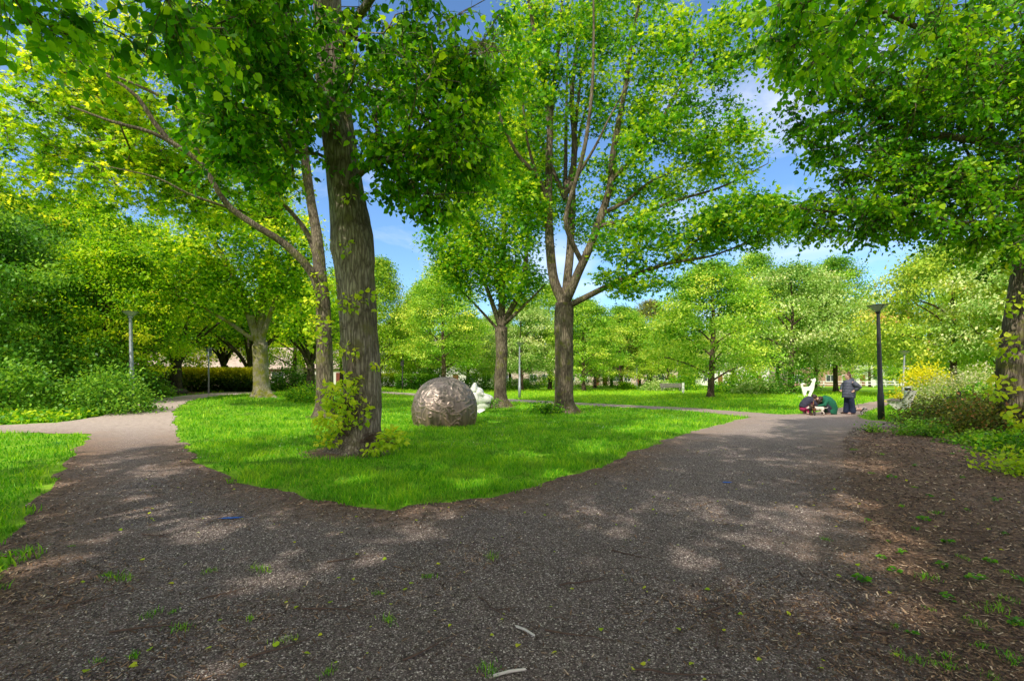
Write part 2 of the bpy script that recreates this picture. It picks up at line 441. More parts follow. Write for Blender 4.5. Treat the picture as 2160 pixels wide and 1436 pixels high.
class Tree:
    def __init__(s, seed):
        s.rng = np.random.default_rng(seed)
        s.pos, s.par, s.rm, s.dep = [], [], [], []
        s.seed = seed
        s.leafpts = []
        s.fine = False

    def add(s, p, par, rm):
        s.pos.append(np.asarray(p, float)); s.par.append(par); s.rm.append(rm)
        s.dep.append(0 if par < 0 else s.dep[par] + np.linalg.norm(s.pos[-1] - s.pos[par]))
        return len(s.pos) - 1

    def limb(s, pts, r0, r1, step=0.3, attach=True, wob=0.0):
        pp = catmull(pts, step)
        par = -1
        if s.pos and attach:
            par = int(np.argmin(np.linalg.norm(np.array(s.pos) - pp[0], axis=1)))
        n = len(pp)
        for i, p in enumerate(pp):
            t = i / max(1, n - 1)
            if i and wob: p = p + s.rng.normal(size=3) * wob
            par = s.add(p, par, r0 + (r1 - r0) * t)
        return par

    def clumps(s, ells, minz=None, keep=None):
        """ells: (centre, radii, count) -> clump positions, denser towards the shell"""
        out = []
        for c, r, n in ells:
            d = s.rng.normal(size=(n, 3)); d /= np.linalg.norm(d, axis=1, keepdims=True)
            q = s.rng.uniform(0.25, 1, size=(n, 1)) ** 0.5
            out.append(np.asarray(c) + d * q * np.asarray(r))
        C = np.concatenate(out)
        if minz is not None: C = C[C[:, 2] > minz]
        if keep is not None: C = C[keep(C)]
        return C

    def grow(s, C, bias=0.25, step=0.4, sag=0.15, sprig=0.0):
        """hang every clump on the nearest wood, nearer the trunk first"""
        base = np.array(s.pos)
        d0 = np.min(np.linalg.norm(C[:, None, :] - base[None, ::2, :], axis=2), axis=1)
        for c in C[np.argsort(d0)]:
            A = np.array(s.pos)
            vec = c - A
            dist = np.linalg.norm(vec, axis=1)
            cost = dist + bias * np.array(s.dep) + np.where(A[:, 2] > c[2] + 0.3, 0.35 * dist, 0)
            i = int(np.argmin(cost))
            L = dist[i]
            n = max(2, int(L / step))
            pd = s.pos[i] - s.pos[s.par[i]] if s.par[i] >= 0 else np.array([0, 0, 1.0])
            pd = pd / (np.linalg.norm(pd) + 1e-9)
            ctrl = s.pos[i] + pd * L * 0.3 + np.array([0, 0, 0.12 * L])
            par = i
            for t in np.linspace(0, 1, n + 1)[1:]:
                p = (1 - t) ** 2 * s.pos[i] * 1.0 + 2 * t * (1 - t) * ctrl + t * t * c
                p = p + s.rng.normal(size=3) * 0.035 * min(1, L)
                p[2] -= sag * t * t * min(1, L * .3)
                par = s.add(p, par, 0.0)
            s.leafpts.append((len(s.pos) - n, len(s.pos)))

    def sprays(s, m, L, droop=.5):
        """fine twigs fanning out of every clump; the leaves sit along them"""
        s.spr = []
        s.twigs = []
        for a, b in s.leafpts:
            e = b - 1
            ax = s.pos[e] - s.pos[max(a, e - 3)]; ax = ax / (np.linalg.norm(ax) + 1e-6)
            mine = []
            for k in range(s.rng.poisson(m) + 1):
                st = int(max(a, e - s.rng.integers(0, 4)))
                d = s.rng.normal(size=3) * np.array([1, 1, .6]) + ax * .8; d /= np.linalg.norm(d)
                l = L * s.rng.uniform(.55, 1.3); ch = [s.pos[st]]
                for t in (1, 2, 3):
                    d = d + np.array([0, 0, -droop * .33]); d /= np.linalg.norm(d)
                    ch.append(ch[-1] + d * l / 3 + s.rng.normal(size=3) * .012)
                ch = np.array(ch); mine.append(ch); s.twigs.append(ch)
            s.spr.append(mine)

    def radii(s, tip=0.0075, n=2.25):
        tip = getattr(s, 'tip', tip)
        N = len(s.pos)
        a = np.zeros(N)
        ch = [[] for _ in range(N)]
        for i in range(N):
            if s.par[i] >= 0: ch[s.par[i]].append(i)
        for i in range(N - 1, -1, -1):
            if a[i] == 0: a[i] = tip ** n
            if s.par[i] >= 0: a[s.par[i]] += a[i]
        r = a ** (1 / n)
        rm = np.array(s.rm)
        r = np.where(rm > 0, rm, r)
        for i in range(N):
            p = s.par[i]
            if p >= 0 and rm[i] == 0: r[i] = min(r[i], 0.7 * r[p] if rm[p] > 0 else r[p])
        s.r, s.ch = r, ch

    def wood(s, name, lump=0.07, minr=0.0):
        s.radii()
        V, Fq = [], []
        cnt = 0
        starts = [i for i in range(len(s.pos)) if s.par[i] < 0]
        stack = [(i, None) for i in starts]
        while stack:
            i, frm = stack.pop()
            chain = [] if frm is None else [frm]
            k = i
            while True:
                chain.append(k)
                if not s.ch[k]: break
                main = max(s.ch[k], key=lambda q: (s.rm[q] > 0 and s.rm[q] > .6 * s.r[k], s.r[q]))
                for q in s.ch[k]:
                    if q != main: stack.append((q, k))
                k = main
            pts = np.array([s.pos[q] for q in chain])
            rr = np.array([s.r[q] for q in chain])
            if frm is not None: rr[0] = min(rr[0], rr[1] * 1.25)
            if rr.max() < minr or len(pts) < 2: continue
            mr = rr.max()
            ns = 4 if mr < 0.02 else 6 if mr < 0.06 else 10 if mr < 0.16 else (84 if s.fine and frm is None else 28)
            tang = np.gradient(pts, axis=0)
            tang /= (np.linalg.norm(tang, axis=1, keepdims=True) + 1e-9)
            ref = np.array([1.0, 0, 0]) if abs(tang[0][0]) < 0.8 else np.array([0, 1.0, 0])
            ang = np.linspace(0, 2 * PI, ns, endpoint=False)
            ca, sa = np.cos(ang), np.sin(ang)
            for j in range(len(pts)):
                u = ref - tang[j] * ref.dot(tang[j]); u /= np.linalg.norm(u) + 1e-9; ref = u
                w = np.cross(tang[j], u)
                rad = np.full(ns, rr[j])
                if mr > 0.09:
                    for q in range(ns):
                        pz = pts[j][2]
                        nn = mnoise.noise(Vector((ca[q] * 1.3 + s.seed, sa[q] * 1.3, pz * 0.9))) + 0.5 * mnoise.noise(Vector((ca[q] * 3 + s.seed, sa[q] * 3, pz * 1.6)))
                        if ns > 50:   # plates and furrows of old bark, a few knots
                            fr = mnoise.noise(Vector((ca[q] * 7.5 + 3, sa[q] * 7.5, pz * 1.1))) + .6 * mnoise.noise(Vector((ca[q] * 15, sa[q] * 15, pz * 3.2)))
                            rad[q] *= 1 - .035 * max(0, 1 - abs(fr) * 3.2) + .012 * fr
                            for kz, ka, kr in ((1.55, -1.9, .13), (2.9, -1.2, .16), (3.9, -.35, .22), (4.15, -2.4, .2), (2.2, -2.6, .12), (.9, -1.0, .14)):
                                da = (ang[q] - ka + PI) % (2 * PI) - PI
                                e = math.hypot(da * rr[j], pz - kz) / kr
                                if e < 2: rad[q] *= 1 + .16 * math.exp(-e * e * 2) - .10 * math.exp(-e * e * 14)
                        rad[q] *= 1 + lump * nn
                        if frm is None and pz - pts[0][2] < 0.7:
                            t = 1 - (pz - pts[0][2]) / 0.7
                            rad[q] *= 1 + t * t * (0.36 + 0.30 * math.sin(ang[q] * 5 + s.seed) + 0.16 * math.sin(ang[q] * 3 + 1))
                V.append(pts[j] + rad[:, None] * (ca[:, None] * u + sa[:, None] * w))
                if j:
                    a0 = cnt - ns; b0 = cnt
                    q = np.arange(ns); q1 = (q + 1) % ns
                    Fq.append(np.stack([a0 + q, a0 + q1, b0 + q1, b0 + q], 1))
                cnt += ns
        if hasattr(s, 'spr'):   # all the fine twigs at once
            A = np.array(s.twigs); K_ = len(A)
            tg = np.gradient(A, axis=1); tg /= np.linalg.norm(tg, axis=2, keepdims=True) + 1e-9
            u = np.cross(tg, np.array([.3, .2, .93])); u /= np.linalg.norm(u, axis=2, keepdims=True) + 1e-9
            w = np.cross(tg, u)
            rr = np.array([.0062, .005, .0038, .0024])[None, :, None, None]
            an = np.arange(3) * 2 * PI / 3
            P4 = A[:, :, None, :] + rr * (np.cos(an)[None, None, :, None] * u[:, :, None, :] + np.sin(an)[None, None, :, None] * w[:, :, None, :])
            V.append(P4.reshape(-1, 3))
            q = np.array([[j * 3 + k, j * 3 + (k + 1) % 3, j * 3 + 3 + (k + 1) % 3, j * 3 + 3 + k] for j in range(3) for k in range(3)])
            Fq.append((q[None] + (np.arange(K_) * 12)[:, None, None] + cnt).reshape(-1, 4))
        return np_mesh(name, np.concatenate(V), [np.concatenate(Fq)])

    def foliage(s, name, per, size, kind, sigma=0.32, droop=0.7, up=0.8, lv=(0.5, 0.22), along=0.4, keep=None, flat=0.75, core=0):
        rng = s.rng
        POS = np.array(s.pos)
        cs, sh, out = [], [], []
        cen = POS[[b - 1 for a, b in s.leafpts]].mean(0)
        for q, (a, b) in enumerate(s.leafpts):
            n = rng.poisson(per)
            if n == 0: continue
            if hasattr(s, 'spr'):
                chs = s.spr[q]; nk = max(1, int(round(n / len(chs))))
                shc = rng.normal() * .18
                for ch in chs:
                    pts = ch
                    t = np.linspace(.12, 1, nk) + rng.normal(size=nk) * .03; t = np.clip(t, 0, 1) * 3
                    i0 = np.minimum(t.astype(int), 2); f = (t - i0)[:, None]
                    p = pts[i0] * (1 - f) + pts[i0 + 1] * f
                    td = pts[i0 + 1] - pts[i0]; td /= np.linalg.norm(td, axis=1, keepdims=True) + 1e-6
                    side = np.cross(td, np.array([0, 0, 1.0])); side /= np.linalg.norm(side, axis=1, keepdims=True) + 1e-6
                    side *= np.where(np.arange(nk) % 2, 1, -1)[:, None]
                    o = td * .5 + side * rng.uniform(.5, 1.1, (nk, 1)) + rng.normal(size=(nk, 3)) * .22
                    o /= np.linalg.norm(o, axis=1, keepdims=True)
                    cs.append(p + o * .03); out.append(o * 4); sh.append(np.full(nk, shc + rng.normal() * .08))
                continue
            na = int(n * along)
            seg = POS[max(a, b - 6):b]
            p1 = seg[rng.integers(0, len(seg), na)] + rng.normal(size=(na, 3)) * sigma * 0.6
            p2 = POS[b - 1] + rng.normal(size=(n - na, 3)) * sigma * np.array([1.15, 1.15, flat])
            p = np.concatenate([p1, p2]); cs.append(p)
            sh.append(np.full(n, rng.normal() * 0.20))
            o = p - POS[max(a, b - 4)]
            out.append(o / (np.linalg.norm(o, axis=1, keepdims=True) + 1e-6))
        C = np.concatenate(cs); sh = np.concatenate(sh); out = np.concatenate(out)
        if core: sh = sh + .42 * np.clip(np.hypot(C[:, 0], C[:, 1]) / core - .72, -.5, .25)  # inner leaves tinted darker, painting in shade inside the crown
        if keep is not None:
            k = keep(C); C, sh, out = C[k], sh[k], out[k]
        n = len(C)
        D = rdir(n, rng, droop, out, 0.5)
        S = size * rng.choice([.55, .75, .95, 1.1, 1.3], n, p=[.15, .25, .3, .2, .1]) * rng.uniform(.9, 1.1, n)
        l = np.clip(rng.normal(lv[0], lv[1] * .8, n) + sh, 0, 1)
        return leaves_mesh(name, C, D, S, kind, l, up, rng)


def make_tree(name, base, label, T, bark, leaf, leafargs, group=None, cat='tree', lump=0.07):
    """builds trunk and crown of Tree T (world coordinates) under an Empty at its base"""
    root = empty(name, base, label, cat, group)
    inv = -np.asarray(base, float)
    for nm, me, mt in (('trunk', T.wood('trunk', lump), bark), ('crown', T.foliage('crown', **leafargs), leaf)):
        co = np.empty(len(me.vertices) * 3, np.float32); me.vertices.foreach_get('co', co)
        co = (co.reshape(-1, 3) + inv).astype(np.float32)
        me.vertices.foreach_set('co', co.ravel()); me.update()
        mobj(nm, me, mt, root, smooth=(nm == 'trunk'))
    return root


# ================================================================== SETTING
SUN_EL, SUN_AZ = R(47), (-0.50, -0.86)      # horizontal direction towards the sun

# --- path outline, measured on the ground
W = lambda x, y: (x, y)
G = lambda px, py: tuple(gp(px, py)[:2])
path_poly = ([W(-3.6, -3), W(-3.0, 1.5), W(-3.2, 2.6)] + [G(*p) for p in
    [(0, 1225), (22, 1165), (48, 1095), (95, 1030), (140, 978), (170, 940), (192, 916), (0, 913), (-500, 915), (-1400, 918),
     (-1400, 896), (-500, 896), (0, 897), (120, 892), (205, 880), (258, 863), (300, 849), (340, 841), (390, 834), (440, 829.5), (500, 826), (580, 823),
     (580, 828), (500, 832), (440, 838), (398, 846), (370, 862), (364, 885), (380, 930), (425, 980), (515, 1020), (620, 1050), (740, 1070), (840, 1077),
     (960, 1061), (1110, 1031), (1260, 985), (1400, 930), (1500, 900), (1585, 880.5),
     (1450, 866.5), (1250, 856.5), (1060, 846.5), (900, 836), (800, 829), (700, 825), (600, 822.5),
     (600, 820.5), (700, 822), (800, 825.5), (900, 831), (1060, 841), (1250, 851), (1450, 860), (1585, 870), (1650, 874.5), (1700, 873),
     (1760, 863), (1810, 853), (1850, 846), (1885, 839.5), (1905, 834), (1925, 828),
     (1960, 828), (1940, 834), (1915, 843), (1880, 852), (1850, 861), (1820, 871), (1810, 880), (1835, 887), (1890, 891), (1990, 896), (2300, 902), (3200, 910),
     (3200, 916), (2300, 908), (1990, 902), (1880, 903.5), (1822, 908), (1806, 925), (1812, 980), (1832, 1050), (1870, 1130), (1930, 1225), (1985, 1330)]]
    + [W(2.35, 2.3), W(2.6, 1.2), W(3.0, -3)])
path_poly = np.array(path_poly)


def densify(poly, step):
    out = []
    n = len(poly)
    for i in range(n):
        a, b = poly[i], poly[(i + 1) % n]
        L = np.linalg.norm(b - a)
        k = max(1, int(L / step))
        for t in np.linspace(0, 1, k, endpoint=False): out.append(a + (b - a) * t)
    return np.array(out)


def jitter_edge(poly, amp):
    out = poly.copy()
    for i, p in enumerate(poly):
        r = math.hypot(p[0], p[1])
        a = amp * min(1.0, r / 6)
        out[i, 0] += a * mnoise.noise(Vector((p[0] * 1.7, p[1] * 1.7, 3))) + 0.5 * a * mnoise.noise(Vector((p[0] * 5, p[1] * 5, 3)))
        out[i, 1] += a * mnoise.noise(Vector((p[0] * 1.7, p[1] * 1.7, 9))) + 0.5 * a * mnoise.noise(Vector((p[0] * 5, p[1] * 5, 9)))
    return out


def inside(poly, X, Y):
    res = np.zeros(len(X), bool)
    n = len(poly)
    x0, y0 = poly[:, 0], poly[:, 1]
    x1, y1 = np.roll(x0, -1), np.roll(y0, -1)
    for a, b, c, d in zip(x0, y0, x1, y1):
        if b == d: continue
        m = ((b > Y) != (d > Y)) & (X < (c - a) * (Y - b) / (d - b) + a)
        res ^= m
    return res


def poly_dist(poly, X, Y):
    best = np.full(len(X), 1e9)
    n = len(poly)
    for i in range(n):
        a, b = poly[i], poly[(i + 1) % n]
        ab = b - a
        t = np.clip(((X - a[0]) * ab[0] + (Y - a[1]) * ab[1]) / (ab @ ab + 1e-12), 0, 1)
        best = np.minimum(best, np.hypot(X - a[0] - t * ab[0], Y - a[1] - t * ab[1]))
    return best


path_edge = jitter_edge(densify(path_poly, 0.22), 0.20)


def sheet(name, poly, mat, lift, grid_step=0.35, edge_w=1.15, reach=40):
    x0, y0 = poly.min(0); x1, y1 = poly.max(0)
    gx, gy = [], []
    for st, lo, hi in ((grid_step, -4, 14), (1.2, 14, 32), (4.0, 32, reach + 80)):
        xs = np.arange(max(x0, -reach), min(x1, reach), st); ys = np.arange(max(y0, lo), min(y1, hi), st)
        if len(xs) and len(ys):
            a, b = np.meshgrid(xs, ys); gx.append(a.ravel()); gy.append(b.ravel())
    gx = np.concatenate(gx); gy = np.concatenate(gy)
    gx = gx + RNG.uniform(-.05, .05, len(gx)); gy = gy + RNG.uniform(-.05, .05, len(gy))
    k = inside(poly, gx, gy)
    gx, gy = gx[k], gy[k]
    k = poly_dist(poly, gx, gy) > 0.08
    gx, gy = gx[k], gy[k]
    vs = [Vector(p) for p in poly] + [Vector((a, b)) for a, b in zip(gx, gy)]
    n = len(poly)
    res = delaunay_2d_cdt(vs, [], [list(range(n))], 1, 1e-4)
    V2 = np.array([tuple(v) for v in res[0]]); tri = np.array([f for f in res[2] if len(f) == 3])
    z = gz(V2[:, 0], V2[:, 1]) + lift
    d = poly_dist(poly, V2[:, 0], V2[:, 1])
    edge = 1 - np.clip(d / edge_w, 0, 1)
    pale = sstep(9.5, 15.5, V2[:, 1]) * (0.85 if name == 'path' else 0) * (1 - .5 * sstep(-1, 4, V2[:, 0]))  # sunlight painted in: far stretch paler, weaker on the right
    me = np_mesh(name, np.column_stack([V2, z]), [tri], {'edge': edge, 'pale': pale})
    o = mobj(name, me, mat)
    me.update()
    if me.polygons[0].normal.z < 0: me.flip_normals()
    return tag(o, None, None, None, 'structure')


# ground sheet out to the horizon
def lin(a, b, s): return np.arange(a, b, s)
gx = np.concatenate([[-900, -500, -300, -180, -120, -80, -60, -45], lin(-36, 36.1, 1.0), [45, 60, 80, 120, 180, 300, 500, 900]])
gy = np.concatenate([[-300, -120, -50, -25, -12], lin(-6, 50.1, 1.0), [56, 64, 74, 88, 105, 130, 180, 260, 400, 700, 1200]])
GX, GY = np.meshgrid(gx, gy)
nx, ny = len(gx), len(gy)
ii = np.arange((ny - 1) * nx).reshape(ny - 1, nx)[:, :-1].ravel()
me = np_mesh('ground', np.column_stack([GX.ravel(), GY.ravel(), gz(GX.ravel(), GY.ravel())]), [np.stack([ii, ii + 1, ii + nx + 1, ii + nx], 1)])
tag(mobj('ground', me, M['lawn']), None, None, None, 'structure')
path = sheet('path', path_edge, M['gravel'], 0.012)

bed_poly = np.array([W(2.5, -3), W(2.2, 1.2), W(2.0, 2.3)] + [G(*p) for p in
    [(1940, 1330), (1890, 1225), (1835, 1130), (1800, 1050), (1780, 980), (1780, 925), (1800, 902), (1880, 900), (1990, 899), (2300, 905), (3200, 913)]] + [W(30, -3)])
bed_edge = jitter_edge(densify(bed_poly, 0.35), 0.05)
bed = sheet('flower_bed', bed_edge, M['soil'], 0.008)
wood_poly = np.array([G(*p) for p in [(-900, 868), (60, 866), (230, 862), (270, 853), (300, 846), (345, 838.5), (395, 832), (450, 828), (520, 825), (580, 822.5), (650, 822), (650, 815), (400, 812), (0, 812), (-900, 812)]])
wood_edge = jitter_edge(densify(wood_poly, 0.8), 0.15)
sheet('woodland_floor', wood_edge, M['soil'], 0.005, 1.5)

# worn earth round the trunk feet
BARE = [(-3.25, 9.85, .78), (2.3, 21, .75), (-.57, 24.8, .7), (-7.1, 18.4, .6)]
for bx, by, br in BARE:
    pl = np.array([(bx + math.cos(a) * br * 1.25 * (1 + .22 * mnoise.noise(Vector((math.cos(a) * 2, math.sin(a) * 2, bx)))), by + math.sin(a) * br * 1.25 * (1 + .22 * mnoise.noise(Vector((math.cos(a) * 2, math.sin(a) * 2, by))))) for a in np.linspace(0, 2 * PI, 40, endpoint=False)])
    sheet('soil', pl, M['soil'], .006, .3)

# --- lawns: grass blades, thinning out with distance
def grass_field(N=330000):
    rng = np.random.default_rng(5)
    th = rng.uniform(R(-54), R(54), N)
    r = np.exp(rng.uniform(math.log(3.0), math.log(62), N))
    X, Y = r * np.sin(th), r * np.cos(th)
    inp = inside(path_edge, X, Y)
    d = poly_dist(path_edge, X, Y) * np.where(inp, -1, 1)
    rag = np.array([mnoise.noise(Vector((a * 3.1, b * 3.1, 2))) + .6 * mnoise.noise(Vector((a * 8, b * 8, 5))) for a, b in zip(X, Y)])
    d = d + .20 * rag + .14 * np.array([mnoise.noise(Vector((a * 1.1, b * 1.1, 12))) for a, b in zip(X, Y)])
    k = (d > 0) & ~inside(bed_edge, X, Y) & ~inside(wood_edge, X, Y)
    # ragged, thinner at the trodden edge
    k &= rng.uniform(size=N) < np.clip(d / 0.25 + 0.12, 0, 1)
    for bx, by, br in BARE: k &= (np.hypot(X - bx, Y - by) + .35 * rag) > br * rng.uniform(.75, 1.25, N)
    k &= ~((np.hypot(X + 3.3, Y - 10.0) < 0.62) | (np.hypot(X + 2.17, Y - 15.6) < 0.98))
    worn = np.array([mnoise.noise(Vector((a * .55, b * .55, 21))) + .7 * mnoise.noise(Vector((a * 1.6, b * 1.6, 23))) for a, b in zip(X, Y)])
    k &= rng.uniform(size=N) > np.clip((worn - .35) * 1.6, 0, .75)
    X, Y, r = X[k], Y[k], r[k]
    n = len(X)
    tuft = np.array([mnoise.noise(Vector((a * 0.9, b * 0.9, 0))) + 0.7 * mnoise.noise(Vector((a * 2.6, b * 2.6, 4))) for a, b in zip(X, Y)])
    h = (0.062 + 0.0014 * r) * rng.uniform(0.55, 1.35, n) * (1 + 0.8 * np.clip(tuft, -0.75, 1.3))
    w = (0.0045 + 0.00085 * r) * rng.uniform(0.7, 1.3, n)
    a = rng.uniform(0, 2 * PI, n)
    lean = rng.uniform(0.15, 0.95, n) * h
    la = rng.uniform(0, 2 * PI, n)
    z = gz(X, Y)
    ux, uy = np.cos(a) * w * .5, np.sin(a) * w * .5
    lx, ly = np.cos(la) * lean, np.sin(la) * lean
    V = np.empty((n, 5, 3))
    V[:, 0] = np.column_stack([X - ux, Y - uy, z]); V[:, 1] = np.column_stack([X + ux, Y + uy, z])
    V[:, 2] = np.column_stack([X + ux * .8 + lx * .3, Y + uy * .8 + ly * .3, z + h * .6])
    V[:, 3] = np.column_stack([X - ux * .8 + lx * .3, Y - uy * .8 + ly * .3, z + h * .6])
    V[:, 4] = np.column_stack([X + lx, Y + ly, z + h])
    o = (np.arange(n) * 5)[:, None]
    lv = np.clip(rng.normal(0.5, 0.2, n) + 0.26 * tuft + .30 * sstep(24, 42, Y), 0, 1)  # far blades tinted lighter, painting in the sunlit back lawn
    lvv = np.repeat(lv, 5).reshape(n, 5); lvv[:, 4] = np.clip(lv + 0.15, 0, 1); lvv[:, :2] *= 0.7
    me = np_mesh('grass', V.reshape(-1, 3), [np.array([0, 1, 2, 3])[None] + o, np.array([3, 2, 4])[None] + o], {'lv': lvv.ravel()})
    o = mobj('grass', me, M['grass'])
    tag(o, 'bright green mown grass covering the lawns around the paths', 'grass', None, 'stuff')


grass_field()


def daisies():
    rng = np.random.default_rng(12)
    cl = rng.uniform(size=(60, 2)) * np.array([16, 16]) + np.array([-7, 7])
    p = cl[rng.integers(0, 60, 700)] + rng.normal(size=(700, 2)) * .35
    k = ~inside(path_edge, p[:, 0], p[:, 1]) & ~inside(bed_edge, p[:, 0], p[:, 1])
    p = p[k]; n = len(p)
    C = np.column_stack([p, gz(p[:, 0], p[:, 1]) + rng.uniform(.06, .10, n)])
    me = leaves_mesh('daisies', C, rdir(n, rng) * np.array([1, 1, .2]), np.full(n, .022), 'diamond', rng.uniform(.3, 1, n), 2.5, rng)
    tag(mobj('daisies', me, M['daisy']), 'tiny white daisies dotted over the lawn', 'daisies', None, 'stuff')


M['daisy'] = flat_mat('daisy petals', (.85, .85, .8), .8, 0, .05)
daisies()

# --- loose stones and chips on the path and bed
def scatter_ground():
    rng = np.random.default_rng(8)
    N = 230000
    th = rng.uniform(R(-52), R(52), N); r = np.exp(rng.uniform(math.log(2.2), math.log(24), N))
    X, Y = r * np.sin(th), r * np.cos(th)
    k = inside(path_edge, X, Y) | inside(bed_edge, X, Y)
    X, Y, r = X[k], Y[k], r[k]
    bed_in = inside(bed_edge, X, Y)
    kk = bed_in | (rng.uniform(size=len(X)) < np.clip((13 - r) / 5, 0, 1))
    X, Y, r, bed_in = X[kk], Y[kk], r[kk], bed_in[kk]
    d = poly_dist(path_poly, X, Y)
    n = len(X)
    patch = np.array([mnoise.noise(Vector((a * .8, b * .8, 7))) for a, b in zip(X, Y)])
    pchip = np.clip(0.04 + 0.8 * np.exp(-d / 0.45) + 0.45 * patch - .08 + bed_in * 0.9, 0.02, 1)
    chip = rng.uniform(size=n) < pchip
    # stones
    sx, sy, sr = X[~chip], Y[~chip], r[~chip]
    m_ = len(sx)
    s = (0.0030 + 0.0006 * sr) * rng.uniform(0.6, 1.5, m_)
    octa = np.array([(1, 0, 0), (0, 1, 0), (-1, 0, 0), (0, -1, 0), (0, 0, .6), (0, 0, -.4)], float)
    a = rng.uniform(0, 2 * PI, m_); el = rng.uniform(0.7, 1.5, m_)
    ca, sa = np.cos(a), np.sin(a)
    V = np.empty((m_, 6, 3))
    ox = octa[None, :, 0] * el[:, None]; oy = octa[None, :, 1] / el[:, None]
    V[:, :, 0] = sx[:, None] + (ox * ca[:, None] - oy * sa[:, None]) * s[:, None]
    V[:, :, 1] = sy[:, None] + (ox * sa[:, None] + oy * ca[:, None]) * s[:, None]
    V[:, :, 2] = 0.014 + octa[None, :, 2] * s[:, None] + rng.normal(size=(m_, 6)) * s[:, None] * 0.15
    V[:, :, 2] += gz(sx, sy)[:, None]
    fo = np.array([(0, 1, 4), (1, 2, 4), (2, 3, 4), (3, 0, 4)])
    lv = np.clip(rng.beta(1.3, 1.6, m_), 0, 1)
    me = np_mesh('gravel', V.reshape(-1, 3), [(fo[None] + (np.arange(m_) * 6)[:, None, None]).reshape(-1, 3)], {'lv': np.repeat(lv, 6)})
    tag(mobj('gravel', me, M['stone']), 'loose grey gravel scattered over the dark path', 'gravel', None, 'stuff')
    # chips
    cx, cy, cr = X[chip], Y[chip], r[chip]
    m_ = len(cx)
    L = (0.013 + 0.0018 * cr) * rng.uniform(0.5, 2.4, m_); wd = (0.0035 + 0.0009 * cr) * rng.uniform(0.7, 1.6, m_)
    a = rng.uniform(0, 2 * PI, m_); ca, sa = np.cos(a), np.sin(a)
    tz = rng.uniform(-.35, .35, m_) * L
    V = np.empty((m_, 4, 3))
    for q, (p, t) in enumerate(((-.5, -.5), (.5, -.35), (.5, .35), (-.5, .5))):
        V[:, q, 0] = cx + p * L * ca - t * wd * sa
        V[:, q, 1] = cy + p * L * sa + t * wd * ca
        V[:, q, 2] = gz(cx, cy) + 0.02 + p * tz + abs(t) * wd * .3 * rng.uniform(-1, 1, m_)
    lv = np.clip(rng.beta(1.0, 1.15, m_), 0, 1)
    me = np_mesh('wood_chips', V.reshape(-1, 3), [np.arange(m_ * 4).reshape(-1, 4)], {'lv': np.repeat(lv, 4)})
    tag(mobj('wood_chips', me, M['chip']), 'brown wood chips and leaf litter along the path edges and bed', 'mulch', None, 'stuff')
    # fresh fallen leaves and seed wings
    q = rng.choice(n, 260, replace=False)
    C = np.column_stack([X[q], Y[q], gz(X[q], Y[q]) + 0.022])
    D = rdir(260, rng); D[:, 2] *= 0.1
    me = leaves_mesh('fallen_leaves', C, D, rng.uniform(.012, .042, 260), 'heart', rng.uniform(.3, 1, 260), 4.0, rng)
    tag(mobj('fallen_leaves', me, M['shoot_leaf']), 'yellow green leaves and seed wings fallen on the gravel', 'fallen leaves', None, 'stuff')


scatter_ground()

# twigs
def twig_mesh(seed, L, r):
    q = random.Random(seed)
    p = [Vector((0, 0, 0))]; a = 0
    for i in range(6):
        a += q.uniform(-.35, .35)
        p.append(p[-1] + Vector((math.cos(a), math.sin(a), q.uniform(-.03, .05))) * L / 6)
    mb = MB().rings(p, [r * (1 - .12 * i) for i in range(7)], 5)
    mb.rings([p[3], p[3] + Vector((math.cos(a + .9), math.sin(a + .9), 0.05)) * L * .3], [r * .6, r * .3], 4)
    return mb.mesh('twig')


tw = [twig_mesh(i, 0.36 + .05 * i, 0.0065) for i in range(4)]
for t in tw: t.materials.append(M['twig'])
for i, (px, py, rz) in enumerate([(1290, 1165, -.9), (690, 1190, .5), (1180, 1240, .1), (640, 1290, .2), (520, 1395, .35), (1150, 1335, -.2), (1010, 1265, -1.2), (1790, 1270, -1.3), (1480, 1300, .3),
                                  (1880, 1180, .3), (1990, 1120, -.5), (2060, 1270, -.3), (1960, 1010, -.2), (2090, 1150, .7), (1900, 1050, -.6), (1750, 1400, -1.2), (1510, 1370, .9),
                                  (300, 1130, -.2), (90, 1290, .3), (230, 1340, .5), (420, 1270, .4), (850, 1400, .9), (1340, 1420, -.4), (1800, 1340, .2), (2020, 1340, -.5), (1920, 1235, -.9)]):
    o = bpy.data.objects.new('twig', tw[i % 4]); link(o)
    g = gp(px, py); o.location = (g[0], g[1], g[2] + 0.022); o.rotation_euler = (0, 0, rz)
    tag(o, 'thin brown twig lying loose on the ground', 'twig', 'twigs lying on the path and mulch')
for px, py, L, rz, lab in ((1108, 1339, 0.145, -0.78, 'bare white stick lying beside a reddish twig on the gravel'), (1075, 1428, 0.17, 0.32, 'bare white stick at the bottom edge, nearest the camera')):
    mb = MB().rings([(-L / 2, 0, 0.008), (0, 0.006, 0.010), (L / 2, 0, 0.008)], [0.007, 0.0075, 0.006], 8)
    o = mb.obj('stick', M['white_stick']); g = gp(px, py); o.location = (g[0], g[1], 0.018); o.rotation_euler = (0, 0, rz)
    tag(o, lab, 'stick')
